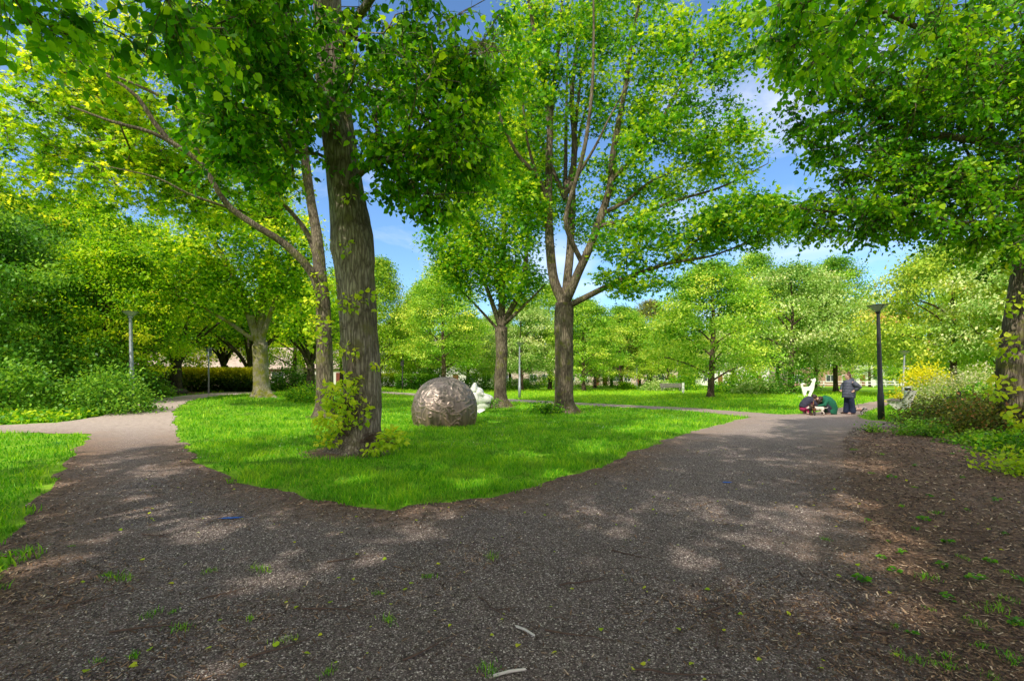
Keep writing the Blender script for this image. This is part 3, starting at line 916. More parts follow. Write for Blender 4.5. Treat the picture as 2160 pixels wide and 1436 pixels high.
for px, py, sx, sy, lab in ((487, 1096, 0.14, 0.035, 'bright blue paint streak sprayed on the left gravel path'), (1533, 1020, 0.09, 0.04, 'small dull blue paint spot on the right gravel path')):
    g = gp(px, py)
    q = random.Random(px)
    pts = [(math.cos(a) * sx * q.uniform(.5, 1.1), math.sin(a) * sy * q.uniform(.5, 1.2)) for a in np.linspace(0, 2 * PI, 22, endpoint=False)]
    bm = bmesh.new(); bm.faces.new([bm.verts.new((a, b, 0)) for a, b in pts]); me = bpy.data.meshes.new('paint_mark'); bm.to_mesh(me); bm.free()
    o = mobj('paint_mark', me, M['blue_paint']); o.location = (g[0], g[1], g[2] + 0.024); o.rotation_euler = (0, 0, 0.15)
    tag(o, lab, 'paint mark')


# grass tufts and seedlings out on the gravel and mulch
def tuft_mesh(seed, n=34, rad=.05, h=.06):
    rng = np.random.default_rng(seed)
    V, lv = [], []
    for i in range(n):
        b = rng.normal(size=2) * rad * np.array([1, .7]); a = rng.uniform(0, 2 * PI); l = rng.uniform(.4, 1.1) * h
        hh = rng.uniform(.5, 1.1) * h; w = .0035
        u = np.array([math.cos(a + PI / 2), math.sin(a + PI / 2)]) * w; d = np.array([math.cos(a), math.sin(a)]) * l
        V += [(*(b - u), 0), (*(b + u), 0), (*(b + u * .7 + d * .4), hh * .7), (*(b - u * .7 + d * .4), hh * .7), (*(b + d), hh)]
        lv += [rng.uniform(.25, .8)] * 5
    o = (np.arange(n) * 5)[:, None]
    me = np_mesh('grass_tuft', np.array(V), [np.array([0, 1, 2, 3])[None] + o, np.array([3, 2, 4])[None] + o], {'lv': np.array(lv)})
    me.materials.append(M['grass']); return me


tfs = [tuft_mesh(i, 30 + 8 * i, .035 + .012 * i, .045 + .008 * i) for i in range(4)]
for i, (px, py) in enumerate([(150, 1155), (230, 1215), (60, 1165), (20, 1190), (280, 1390), (210, 1400), (320, 1300), (250, 1225), (365, 1295),
                              (820, 1315), (800, 1255), (1035, 1178), (905, 1220), (690, 1425), (1035, 1420), (600, 1355), (530, 1310), (380, 1330), (440, 1210), (550, 1205),
                              (1875, 1145), (1740, 1140), (1955, 1225), (2060, 1320), (2070, 1370), (1890, 1325), (2120, 1270), (2100, 1290), (1960, 1290), (2010, 1415), (2090, 1435), (1930, 1400),
                              (1900, 1070), (1930, 1030), (1975, 1085), (2030, 1180), (2120, 1210), (1860, 960), (1840, 1000), (1800, 950), (1850, 940), (1990, 1390), (2140, 1400)]):
    o = bpy.data.objects.new('grass_tuft', tfs[i % 4]); link(o)
    g = gp(px, py); o.location = (g[0], g[1], g[2] + 0.012); o.rotation_euler = (0, 0, i * 1.3)
    s = .42 + 0.34 * ((i * 7) % 5) / 4; o.scale = (s, s, s * .9)
    tag(o, 'small grass tuft sprouting from bare gravel or mulch', 'grass tuft', 'grass tufts sprouting on path and bed')

def weed_mesh(seed):
    rng = np.random.default_rng(seed)
    n = 16; a = rng.uniform(0, 2 * PI, n); r_ = rng.uniform(.0, .05, n)
    C = np.column_stack([np.cos(a) * r_, np.sin(a) * r_, rng.uniform(.01, .07, n)])
    D = np.column_stack([np.cos(a), np.sin(a), rng.uniform(-.1, .6, n)])
    me = leaves_mesh('weed', C, D, rng.uniform(.03, .06, n), 'heart', rng.uniform(.15, .6, n), 1.2, rng)
    me.materials.append(M['oak_leaf']); return me


wds = [weed_mesh(i + 40) for i in range(4)]
for i, (px, py) in enumerate([(1830, 1100), (1900, 1170), (1885, 1210), (1950, 1100), (2000, 1150), (2040, 1080), (1930, 1120), (2090, 1190), (1990, 1200), (2060, 1230), (2120, 1130), (2030, 1010), (1960, 1050), (2100, 1060), (1880, 1010),
                              (1860, 1180), (1925, 1345), (2000, 1270), (2150, 1230), (1820, 1230), (2080, 990), (2010, 960), (1930, 985), (2140, 1320)]):
    o = bpy.data.objects.new('weed', wds[i % 4]); link(o)
    g = gp(px, py); o.location = (g[0], g[1], g[2] + 0.012); o.rotation_euler = (0, 0, i * 2.1); k_ = .42 + .09 * (i % 5); o.scale = (k_, k_, k_)
    tag(o, 'small leafy weed seedling growing in the brown mulch', 'weed', 'weed seedlings in the right bed')

print('ground', round(time.time() - T0, 1))

# ================================================================== MAIN TREES
# gaps in the near crowns: where the sun comes through to the ground
GAPS = [(*gp(px, py)[:2], r) for px, py, r in ((310, 1066, .34), (255, 1078, .26), (370, 1052, .22), (420, 1128, .24), (470, 1112, .16), (1425, 1050, .25), (1475, 1068, .30), (1400, 1075, .2), (1560, 1062, .15), (1600, 1075, .15), (1535, 1098, .2),
        (1690, 1080, .22), (1735, 1104, .22), (1625, 1150, .2), (1580, 1140, .12), (1890, 1130, .22), (1720, 1285, .17), (1890, 1275, .2), (1915, 1300, .14), (1250, 1083, .12), (345, 1000, .22), (500, 1226, .12), (590, 1222, .1), (90, 1200, .2), (1470, 1190, .14), (1810, 1060, .2),
        (600, 960, .45), (520, 905, .8), (900, 985, .35), (1100, 960, .4), (1020, 1015, .3), (760, 1010, .3), (1250, 935, .5), (1330, 905, .6), (420, 905, .9), (1180, 1000, .25))]


_g = np.random.default_rng(31)
for a_, b_, n_ in ((330, 1080, 14), (450, 1120, 12), (560, 1220, 8), (1450, 1070, 20), (1600, 1110, 20), (1720, 1110, 16), (1880, 1180, 14), (1800, 1280, 10), (1250, 1100, 10), (900, 1130, 10), (150, 1180, 10), (700, 1160, 8), (1500, 1220, 10), (1350, 980, 8)):
    for _ in range(n_):
        px_, py_ = a_ + _g.normal() * 75, b_ + _g.normal() * 24
        if py_ > 950: GAPS.append((*gp(px_, py_)[:2], float(_g.uniform(.045, .13))))


def lets_sun(C):
    ct = 1 / math.tan(SUN_EL); n_ = math.hypot(*SUN_AZ)
    gx_ = C[:, 0] - SUN_AZ[0] / n_ * ct * C[:, 2]; gy_ = C[:, 1] - SUN_AZ[1] / n_ * ct * C[:, 2]
    k = np.ones(len(C), bool)
    w_ = 1 + .45 * np.sin(gx_ * 6.1 + 1.3 * gy_) * np.sin(gy_ * 5.3 - gx_)
    for a, b, r in GAPS: k &= np.hypot(gx_ - a, (gy_ - b) * .8) > r * 1.18 * w_
    return k


def ell(px, py, Y, r, n):
    return (P(px, py, Y), r, n)


# --- the big lime in front, draped in leaves, with young shoots at its foot
base = gp(750, 938); base[1] = 10.0
base = np.array([(752 - CX) / F * 10.0, 10.0, 0.0])
T = Tree(3)
T.limb([base + (0, 0, -0.15), P(763, 890, 10), P(763, 800, 10), P(757, 700, 10), P(749, 580, 10), P(741, 487, 10), P(722, 350, 10), P(702, 200, 10), P(692, 60, 10), P(688, -120, 10), P(690, -420, 10.3), P(700, -700, 10.2)], 0.46, 0.10, 0.055)
T.fine = True
for i in range(len(T.pos)):   # true taper measured on the trunk
    z = T.pos[i][2]
    T.rm[i] = float(np.interp(z, [-.2, 0.2, 0.6, 1.5, 2.6, 3.6, 4.4, 5.2, 6.5, 8.5, 13, 17], [0.50, 0.45, 0.395, 0.372, 0.375, 0.39, 0.425, 0.355, 0.33, 0.29, 0.16, .06]))
lim = T.limb
lim([P(735, 300, 10), P(660, 180, 9.4), P(590, 60, 8.6), P(520, -80, 8.0)], 0.11, 0.04)
lim([P(700, 110, 10), P(610, 40, 9.2), P(500, -60, 7.6), P(420, -120, 6.6)], 0.10, 0.03)
lim([P(715, 70, 10), P(790, 100, 9.4), P(860, 190, 8.8), P(940, 310, 8.6), P(990, 345, 8.6)], 0.055, 0.012)
lim([P(712, 120, 10), P(760, 30, 9.2), P(850, -80, 8.2), P(980, -160, 7.8)], 0.10, 0.03)
lim([P(690, -120, 10), P(880, -260, 10.5), P(1050, -380, 11.5)], 0.12, 0.03)
lim([P(690, -200, 10), P(520, -360, 11), P(380, -500, 11.6)], 0.12, 0.03)
lim([P(690, -60, 10), P(700, -220, 8), P(730, -420, 6.6)], 0.11, 0.03)
lim([P(690, -200, 10.2), P(660, -330, 12.5), P(640, -420, 14.5)], 0.11, 0.03)
C = T.clumps([
    ell(540, 210, 8.6, (1.1, 1.4, 1.3), 70), ell(610, 330, 8.4, (0.55, .8, 0.8), 26), ell(470, 90, 7.6, (1.3, 1.2, 0.8), 40), ell(460, 280, 8.4, (.7, .8, .8), 16),
    ell(690, 110, 9.0, (.8, .5, 1.0), 20), ell(600, 120, 10.6, (1.0, 1.0, 1.6), 40), ell(780, 150, 11, (1.2, 1.0, 1.7), 46),
    ell(880, 180, 9.0, (1.2, 1.5, 1.5), 60), ell(900, 330, 9, (1.0, 1.1, 0.7), 34), ell(820, 330, 9.3, (.5, .7, .7), 16), ell(910, 400, 9.2, (1.0, .8, .55), 22), ell(990, 310, 9.3, (.7, .9, .7), 26), ell(980, 190, 9.3, (.9, .9, .9), 30),
    ell(560, 0, 7.6, (1.2, 1.4, .7), 26), ell(960, 40, 8.8, (1.2, 1.5, 1.1), 36),
    ((-3.6, 9.6, 13.8), (5.0, 4.0, 3.2), 260), ((-3.5, 7.6, 10.9), (4.0, 2.2, 1.0), 40)], minz=3.4,
    keep=lambda C: ~((C[:, 1] < 10.2) & (np.abs((C[:, 0] + 3.55) / C[:, 1] * 10) < .55) & (C[:, 2] < 6.0)))
T.grow(C, 0.2, 0.35, 0.25)
T.sprays(6, .50, .8)
main = make_tree('lime_tree', base, 'large lime tree with thick grey trunk and leafy shoots at its foot, nearest the camera', T, M['bark_main'], M['lime_leaf'],
                 dict(keep=lets_sun, per=54, size=0.105, kind='heart', sigma=0.30, droop=1.1, up=0.5, lv=(0.45, 0.22), along=0.45), 'lime trees', lump=0.075)


def shoots(parent, base, spots, leaf=M['shoot_leaf'], size=0.10, seed=2, name='shoots'):
    """young leafy side shoots: spots = (world point, radii, n leaves, n stems)"""
    rng = np.random.default_rng(seed)
    cs, ds, lvs = [], [], []
    V, Fq, cnt = [], [], 0
    for c, r, n, root in spots:
        c = np.asarray(c)
        g = rng.normal(size=(n, 3)); g = g / np.linalg.norm(g, axis=1, keepdims=True) * rng.uniform(.2, 1, (n, 1)) ** .5
        p = c + g * np.asarray(r)
        cs.append(p); d = g * 0.8 + rng.normal(size=(n, 3)) * .5; d[:, 2] -= 0.35; ds.append(d)
        lvs.append(np.clip(rng.normal(.55, .22, n) + 0.25 * (g[:, 2]), 0, 1))
    lf = leaves_mesh(name, np.concatenate(cs) - base, np.concatenate(ds), size * rng.uniform(.55, 1.25, sum(len(x) for x in cs)), 'heart', np.concatenate(lvs), 0.9, rng)
    o = mobj(name, lf, leaf, parent)
    # the thin stems carrying them
    mb = MB()
    for (c, r, n, root), p in zip(spots, cs):
        for q in p[::7]:
            a = np.asarray(root) + rng.normal(size=3) * np.asarray(r) * .18
            m_ = (a + q) / 2 + np.array([0, 0, .06])
            mb.rings([a - base, m_ - base, q - base], [.007, .005, .003], 4, cap=False)
    mb.obj('stem', M['twig'], o)
    return o


b3 = base
sp = []
for px, py, Y, r, n in ((715, 835, 9.55, (.44, .30, .34), 260), (700, 890, 9.5, (.42, .30, .28), 210), (742, 800, 9.5, (.25, .2, .2), 50), (760, 870, 9.45, (.28, .2, .25), 50),
                        (825, 925, 9.35, (.30, .26, .20), 190), (790, 948, 9.2, (.22, .2, .12), 50), (690, 930, 9.4, (.25, .2, .12), 40)):
    sp.append((P(px, py, Y), r, n, P(750, min(py + 40, 930), 9.75)))
for px, py, Y, r, n in ((737, 640, 9.56, (.26, .15, .2), 42), (775, 625, 9.6, (.16, .14, .12), 16), (735, 742, 9.58, (.22, .14, .14), 34), (790, 772, 9.75, (.14, .1, .1), 12), (728, 520, 9.56, (.16, .12, .16), 18),
                        (800, 655, 9.8, (.12, .12, .16), 7), (690, 600, 9.7, (.2, .2, .28), 26), (690, 690, 9.7, (.22, .2, .22), 24), (668, 720, 9.7, (.2, .2, .2), 18), (735, 420, 9.5, (.12, .1, .12), 8)):
    sp.append((P(px, py, Y), r, n, P(745, py + 10, 9.72)))
shoots(main, b3, sp)

# --- leaning lime right behind it, with the long limb to the left
base = np.array([*gp(683, 880)[:2], 0.0]); base[2] = gp(683, 880)[2]; Yb = base[1]
T = Tree(5)
T.limb([base + (0, 0, -.1), P(685, 820, Yb), P(684, 740, Yb), P(682, 650, Yb), P(676, 590, Yb), P(668, 500, Yb + .3), P(652, 400, Yb + .5), P(642, 300, Yb + .5), P(640, 120, Yb + .5), P(650, -60, Yb + .5)], 0.36, 0.08, 0.25)
for i in range(len(T.pos)):
    T.rm[i] = float(np.interp(T.pos[i][2], [0, .5, 3, 5, 7, 12, 17], [0.36, 0.32, 0.29, 0.24, 0.19, 0.14, 0.05]))
lim = T.limb
lim([P(682, 640, Yb), P(655, 572, Yb - .3), P(600, 515, Yb - .8), P(545, 480, Yb - 1.2), P(487, 440, Yb - 1.6), P(455, 395, Yb - 2), P(425, 345, Yb - 2.3), P(390, 318, Yb - 2.5), P(320, 280, Yb - 3), P(240, 258, Yb - 3.3), P(150, 225, Yb - 3.5)], 0.17, 0.025)
lim([P(360, 300, Yb - 2.7), P(325, 258, Yb - 2.9), P(290, 205, Yb - 3.2), P(235, 165, Yb - 3.4), P(170, 130, Yb - 3.5)], 0.085, 0.02)
lim([P(425, 345, Yb - 2.3), P(380, 235, Yb - 2.6), P(300, 185, Yb - 3), P(200, 145, Yb - 3)], 0.07, 0.02)
lim([P(487, 440, Yb - 1.6), P(400, 410, Yb - 2.4), P(330, 375, Yb - 3), P(230, 352, Yb - 3.4)], 0.05, 0.015)
lim([P(672, 560, Yb), P(640, 480, Yb + 1), P(560, 390, Yb + 2), P(480, 300, Yb + 2.6), P(400, 180, Yb + 3)], 0.11, 0.03)
lim([P(645, 330, Yb + .5), P(520, 200, Yb + 1.5), P(420, 80, Yb + 2)], 0.10, 0.03)
C = T.clumps([ell(380, 230, Yb - .3, (4.8, 2.8, 2.8), 270), ell(140, 240, Yb - 1, (3.6, 2.8, 2.4), 180), ell(480, 380, Yb + .6, (3.2, 2.2, 1.8), 110), ell(250, 380, Yb - .6, (3.2, 2.2, 1.4), 100),
              ell(540, 170, Yb + 1, (3.0, 3, 3.0), 100), ell(260, 40, Yb - 1, (4.6, 3.5, 2.6), 120)], minz=4.5)
T.grow(C, 0.2, 0.4, 0.2)
T.sprays(6, .6, .4)
t = make_tree('lime_tree', base, 'leaning lime tree behind the front trunk, long bare limb reaching up to the left', T, M['bark_oak'], M['bright_leaf'],
              dict(per=66, size=0.135, kind='lobed', sigma=0.32, droop=0.5, up=0.9, lv=(0.5, 0.24)), 'lime trees', lump=0.11)
shoots(t, base, [(P(660, 690, Yb - .4), (.35, .3, .5), 60, P(680, 700, Yb)), (P(662, 600, Yb - .4), (.4, .3, .4), 50, P(675, 610, Yb)), (P(655, 640, Yb - .4), (.3, .3, .3), 40, P(675, 650, Yb))], size=.14, seed=6)

# --- oak in the middle, forked trunk
base = np.array([*gp(1192, 871)[:2], 0.0]); Yb = float(base[1])
T = Tree(7)
T.limb([base + (0, 0, -.1), P(1190, 820, Yb), P(1190, 740, Yb), P(1189, 680, Yb), P(1190, 640, Yb)], 0.42, 0.40, 0.22)
for i in range(len(T.pos)):
    T.rm[i] = float(np.interp(T.pos[i][2], [0, .4, 1, 3, 4.2, 5], [0.50, 0.42, 0.385, 0.38, 0.41, 0.40]))
lim = T.limb
lim([P(1190, 645, Yb), P(1168, 590, Yb), P(1160, 520, Yb), P(1157, 430, Yb), P(1158, 340, Yb), P(1160, 270, Yb), P(1152, 205, Yb - .2), P(1135, 110, Yb - .3), P(1115, 0, Yb - .5), P(1095, -120, Yb - .6)], 0.221, 0.049)
lim([P(1160, 270, Yb), P(1168, 180, Yb + .1), P(1180, 80, Yb + .3), P(1190, -60, Yb + .4)], 0.107, 0.041)
lim([P(1157, 260, Yb), P(1150, 150, Yb + .4), P(1152, 50, Yb + .6), P(1140, -80, Yb + .9)], 0.098, 0.033)
lim([P(1156, 430, Yb), P(1135, 375, Yb - .5), P(1095, 330, Yb - .9), P(1068, 280, Yb - 1.2), P(1040, 200, Yb - 1.5), P(1020, 120, Yb - 1.6)], 0.107, 0.025)
lim([P(1133, 372, Yb - .5), P(1115, 310, Yb - .9), P(1105, 240, Yb - 1.2), P(1095, 140, Yb - 1.4)], 0.066, 0.021)
lim([P(1191, 645, Yb), P(1200, 560, Yb + .3), P(1205, 480, Yb + .6), P(1208, 380, Yb + .9), P(1212, 300, Yb + 1), P(1206, 210, Yb + 1), P(1214, 120, Yb + 1.1), P(1230, 0, Yb + 1.2), P(1235, -130, Yb + 1.3)], 0.197, 0.041)
lim([P(1212, 290, Yb + 1), P(1222, 190, Yb + 1.2), P(1232, 100, Yb + 1.3), P(1250, 20, Yb + 1.4)], 0.082, 0.033)
lim([P(1192, 640, Yb), P(1218, 580, Yb - .2), P(1252, 500, Yb - .4), P(1285, 400, Yb - .6), P(1292, 330, Yb - .7), P(1305, 260, Yb - .8), P(1318, 190, Yb - .9), P(1335, 80, Yb - 1), P(1360, -60, Yb - 1)], 0.197, 0.041)
lim([P(1230, 560, Yb - .2), P(1195, 480, Yb - .8), P(1200, 430, Yb - 1), P(1218, 370, Yb - 1.3), P(1235, 300, Yb - 1.5), P(1248, 200, Yb - 1.6), P(1252, 100, Yb - 1.7), P(1252, 0, Yb - 1.8)], 0.115, 0.037)
lim([P(1222, 365, Yb - 1.3), P(1255, 310, Yb - 1.6), P(1290, 240, Yb - 1.9), P(1330, 170, Yb - 2.2)], 0.061, 0.016)
lim([P(1272, 450, Yb - .5), P(1320, 425, Yb - .9), P(1370, 385, Yb - 1.3), P(1440, 355, Yb - 1.6), P(1500, 340, Yb - 1.9)], 0.090, 0.021)
lim([P(1290, 380, Yb - .6), P(1340, 330, Yb - 1), P(1385, 270, Yb - 1.3), P(1430, 190, Yb - 1.5), P(1480, 90, Yb - 1.8)], 0.098, 0.025)
lim([P(1255, 480, Yb - .4), P(1330, 460, Yb - .8), P(1420, 425, Yb - 1), P(1520, 395, Yb - 1.4), P(1620, 345, Yb - 1.8)], 0.098, 0.016)
lim([P(1200, 645, Yb - .1), P(1245, 622, Yb - .5), P(1300, 595, Yb - .9), P(1360, 572, Yb - 1.3), P(1420, 553, Yb - 1.6), P(1500, 540, Yb - 2), P(1580, 510, Yb - 2.3)], 0.139, 0.021)
lim([P(1420, 553, Yb - 1.6), P(1500, 480, Yb - 2), P(1580, 420, Yb - 2.4)], 0.049, 0.012)
for a, b_, z0 in ((1100, 250, 0), (1290, 150, 1.5), (1200, 100, 2.5)):
    lim([P(1192, 420, Yb + .8), P((a + 1192) / 2, b_ + 60, Yb + 1.2 + z0), P(a, b_ - 60, Yb + 2.2 + z0)], 0.107, 0.025)
C = T.clumps([ell(1090, 220, Yb - .5, (1.9, 2.4, 3.6), 95), ell(1180, 130, Yb + .9, (2.6, 2.6, 3.6), 90), ell(1330, 150, Yb + .3, (2.8, 3.0, 3.4), 120), ell(1440, 200, Yb - 1, (2.4, 2.6, 3.2), 95),
              ell(1400, 350, Yb - .6, (2.6, 2.4, 1.6), 75), ell(1540, 320, Yb - 1.6, (1.3, 1.5, 1.5), 40), ell(1550, 90, Yb - 1.5, (1.2, 1.4, 1.6), 36), ell(1400, 500, Yb - 1.2, (2.9, 2.0, 1.2), 90), ell(1570, 470, Yb - 2, (2.2, 1.7, 1.0), 95), ell(1230, 420, Yb + 1.0, (2.2, 1.8, 2.4), 45),
              ell(1110, 440, Yb - .4, (1.0, 1.3, 1.6), 40), ell(1330, 590, Yb - .9, (1.6, 1.2, .6), 30), ell(1250, -90, Yb, (5, 4.5, 2.6), 140)], minz=4.7)
T.grow(C, 0.15, 0.4, 0.1)
make_tree('oak_tree', base, 'tall oak forking into several upright limbs, right of the white animal head', T, M['bark_oak'], M['oak_leaf'],
          dict(per=58, size=0.155, kind='lobed', sigma=0.27, droop=0.15, up=0.9, lv=(0.5, 0.27), flat=.55, along=.25), 'oaks on the lawn', lump=0.10)

# --- second oak behind the white head
base = np.array([*gp(1056, 857)[:2], 0.0]); Yb = float(base[1])
T = Tree(8)
T.limb([base + (0, 0, -.1), P(1055, 820, Yb), P(1058, 750, Yb), P(1057, 690, Yb)], 0.36, 0.31, 0.22)
for i in range(len(T.pos)):
    T.rm[i] = float(np.interp(T.pos[i][2], [0, .4, 1, 3, 5], [0.46, 0.36, 0.33, 0.31, 0.33]))
lim = T.limb
lim([P(1057, 695, Yb), P(1060, 600, Yb), P(1062, 520, Yb), P(1064, 440, Yb), P(1064, 350, Yb), P(1062, 260, Yb)], 0.20, 0.05)
lim([P(1057, 690, Yb), P(1085, 640, Yb - .4), P(1105, 590, Yb - .6), P(1112, 500, Yb - .8), P(1115, 400, Yb - 1)], 0.17, 0.04)
lim([P(1068, 680, Yb - .2), P(1110, 640, Yb - .9), P(1150, 600, Yb - 1.2)], 0.11, 0.03)
lim([P(1056, 690, Yb), P(1035, 630, Yb - .2), P(1012, 570, Yb - .4), P(985, 500, Yb - .6)], 0.15, 0.03)
lim([P(1058, 600, Yb), P(1020, 540, Yb + .8), P(1000, 440, Yb + 1)], 0.10, 0.03)
lim([P(1055, 700, Yb), P(1000, 640, Yb + .6), P(950, 590, Yb + .9)], 0.09, 0.02)
C = T.clumps([ell(1060, 450, Yb, (2.8, 2.6, 3.4), 190), ell(1000, 560, Yb, (2.1, 2.2, 1.7), 110), ell(960, 520, Yb, (1.6, 2, 1.2), 50), ell(1090, 600, Yb, (1.6, 1.8, 1.2), 60), ell(1120, 360, Yb, (2.2, 2.2, 2.6), 90), ell(1050, 260, Yb, (2, 2, 2), 60), ell(985, 430, Yb + .5, (1.6, 1.6, 1.4), 46), ell(1090, 300, Yb + .5, (2.4, 2, 2.2), 60), ell(1010, 340, Yb + .5, (2.3, 2, 2.4), 95), ell(1070, 200, Yb + .8, (2.4, 2, 2.2), 60)], minz=4.0)
T.grow(C, 0.15, 0.4, 0.1)
make_tree('oak_tree', base, 'slimmer oak standing just behind the white animal head, trunk lit on its left side', T, M['bark_oak'], M['oak_leaf'],
          dict(per=60, size=0.16, kind='lobed', sigma=0.36, droop=0.15, up=0.9, lv=(0.55, 0.25)), 'oaks on the lawn', lump=0.10)

# --- lime at the right edge
base = np.array([12.95, 12.2, 0.0])
T = Tree(12)
T.limb([base + (0, 0, -.1), P(2142, 790, 12.2), P(2152, 700, 12.2), P(2165, 600, 12.2), P(2180, 450, 12.2), P(2185, 250, 12.2), P(2190, 0, 12.2), P(2180, -300, 12.2)], 0.5, 0.1, 0.22)
for i in range(len(T.pos)):
    T.rm[i] = float(np.interp(T.pos[i][2], [0, .4, 1, 3, 5, 8, 14], [0.56, 0.48, 0.40, 0.33, 0.30, 0.26, 0.1]))
lim = T.limb
lim([P(2180, 430, 12.2), P(2100, 380, 11.8), P(2010, 395, 11.5), P(1960, 400, 11.3), P(1900, 430, 11), P(1840, 450, 10.8), P(1770, 448, 10.6), P(1690, 440, 10.4)], 0.12, 0.015)
lim([P(2185, 330, 12.2), P(2080, 300, 11.6), P(2000, 288, 11.2), P(1930, 280, 11), P(1860, 260, 10.8), P(1840, 215, 10.7), P(1800, 160, 10.5)], 0.13, 0.02)
lim([P(2188, 200, 12.2), P(2080, 130, 11), P(1960, 70, 10), P(1850, 20, 9.2)], 0.12, 0.03)
lim([P(2175, 500, 12.2), P(2100, 470, 11.2), P(2000, 470, 10.4)], 0.08, 0.02)
lim([P(2190, 100, 12.2), P(2300, -100, 11), P(2500, -300, 10)], 0.14, 0.03)
lim([P(2190, 0, 12.2), P(2150, -200, 14), P(2050, -350, 16)], 0.14, 0.03)
lim([P(2190, 50, 12.2), P(2100, -150, 10), P(2000, -300, 8.5)], 0.14, 0.03)
C = T.clumps([ell(2020, 250, 11.2, (2.0, 1.9, 1.9), 240), ell(1830, 290, 10.8, (1.3, 1.4, 1.3), 105), ell(2110, 400, 11.4, (1.3, 1.6, 1.3), 120), ell(1960, 440, 11, (1.5, 1.5, .85), 105), ell(1800, 450, 10.6, (1.1, 1.0, .5), 50), ell(2120, 520, 11, (.9, 1.2, .5), 40), ell(2145, 580, 11, (.5, .6, .5), 26), ell(1720, 430, 10.6, (.6, .7, .25), 14), ell(1715, 240, 10.6, (.55, .8, .8), 24), ell(1690, 60, 9.6, (.7, .8, .5), 18),
              ell(2120, 120, 10.8, (1.6, 1.7, 1.6), 130), ell(1930, 100, 10, (1.6, 1.6, 1.1), 110), ell(1760, 60, 9.6, (.8, 1.1, .8), 30), ((12.9, 12.5, 13), (5.2, 5, 4.0), 300)], minz=4.3)
T.grow(C, 0.2, 0.38, 0.3)
T.sprays(5, .48, .7)
t = make_tree('lime_tree', base, 'lime tree at the right edge, dark trunk leaning right above the shrubs', T, M['bark_oak'], M['lime_leaf'],
              dict(per=44, size=0.092, kind='heart', sigma=0.33, droop=1.0, up=0.5, lv=(0.45, 0.2)), 'lime trees', lump=0.09)
shoots(t, base, [(P(px, py, 11.2), r, n, P(2140, py, 11.9)) for px, py, r, n in ((2120, 730, (.35, .3, .3), 60), (2110, 820, (.3, .3, .3), 55), (2140, 640, (.3, .3, .3), 40), (2150, 880, (.3, .3, .25), 60), (2140, 960, (.35, .3, .3), 70), (2150, 560, (.2, .3, .3), 30))], size=.13, seed=9)

# --- two limes beside the camera, whose lowest sprays hang into the top of the view
for bx, by, seed, lab, els in ((-8.2, -0.6, 21, 'lime tree beside the viewpoint, its leaf sprays hanging into the top left corner',
                                [((-5.2, -1.6, 9.0), (4.8, 4.6, 2.4), 520), ((-0.8, -3.0, 9.4), (3.8, 4.2, 1.9), 420), ((-9, 1.5, 9.5), (4, 4, 2.5), 190), ((-3.6, 1.6, 11), (5.0, 3.2, 1.9), 330), ((-5.5, -5.6, 9.4), (4.2, 2.8, 2.0), 260), ((-5.6, 4.0, 6.5), (2.4, 1.5, .9), 40), ((-4.4, 5.2, 5.5), (1.2, .9, .40), 14)]),
                               (9.4, -0.8, 22, 'lime tree beside the viewpoint, its leaf sprays hanging into the top right corner',
                                [((3.2, -3.0, 9.6), (3.6, 4.2, 2.0), 420), ((7.6, -1.0, 9.6), (4.0, 4.4, 2.4), 380), ((-0.6, -6.0, 9.8), (4.2, 2.6, 1.8), 230), ((9, 3, 9.5), (3.5, 3.5, 2.5), 110), ((4.5, 1.6, 11), (4.5, 3.0, 1.6), 260), ((5.4, 7.6, 7.4), (1.6, 1.5, .8), 30)])):
    base = np.array([bx, by, 0.0]); T = Tree(seed)
    sx = -np.sign(bx)
    T.limb([base + (0, 0, -.1), base + (sx * .1, 0, 3), base + (sx * .3, .1, 6), base + (0, 0, 10), base + (.2, 0, 13)], 0.42, 0.1)
    T.limb([base + (sx * .2, 0, 4.6), base + (sx * 2, 1, 6.4), base + (sx * 4, 2, 7.4), base + (sx * 6.2, 2.6, 8.4)], 0.15, 0.03)
    T.limb([base + (sx * .2, 0, 4.2), base + (sx * 1.6, 1.6, 5.6), base + (sx * 3, 3.2, 6.0)], 0.10, 0.02)
    T.limb([base + (sx * .2, 0, 6), base + (sx * 2, -2, 8.5), base + (sx * 4, -3, 10)], 0.14, 0.03)
    T.limb([base + (sx * .2, 0, 6), base + (-sx * 2, 1.5, 8.5), base + (-sx * 3.5, 2, 10.5)], 0.14, 0.03)
    C = T.clumps(els, minz=4.7)
    T.grow(C, 0.15, 0.5, 0.3)
    T.sprays(6, .75, .7)
    make_tree('lime_tree', base, lab, T, M['bark_main'], M['lime_leaf'], dict(keep=lets_sun, per=92, size=0.105, kind='heart', sigma=0.42, droop=1.0, up=0.5, lv=(0.5, 0.2)), 'lime trees')
print('main trees', round(time.time() - T0, 1))

# --- pale maple trunk in the left group
base = gp(553, 838); Yb = float(base[1])
T = Tree(15)
T.limb([base + (0, 0, -.1), P(551, 800, Yb), P(550, 760, Yb), P(548, 725, Yb)], 0.5, 0.42, 0.25)
for i in range(len(T.pos)): T.rm[i] = float(np.interp(T.pos[i][2] - base[2], [0, .4, 1, 3], [0.60, 0.48, 0.43, 0.42]))
lim = T.limb
lim([P(547, 730, Yb), P(535, 690, Yb), P(520, 645, Yb - .2), P(500, 600, Yb - .5), P(470, 540, Yb - .9), P(430, 480, Yb - 1.2), P(400, 420, Yb - 1.4)], 0.27, 0.05)
lim([P(550, 730, Yb), P(553, 660, Yb + .2), P(560, 580, Yb + .3), P(575, 500, Yb + .3), P(580, 400, Yb + .4)], 0.26, 0.05)
lim([P(552, 715, Yb), P(575, 650, Yb - .3), P(600, 590, Yb - .6), P(625, 520, Yb - .8)], 0.16, 0.04)
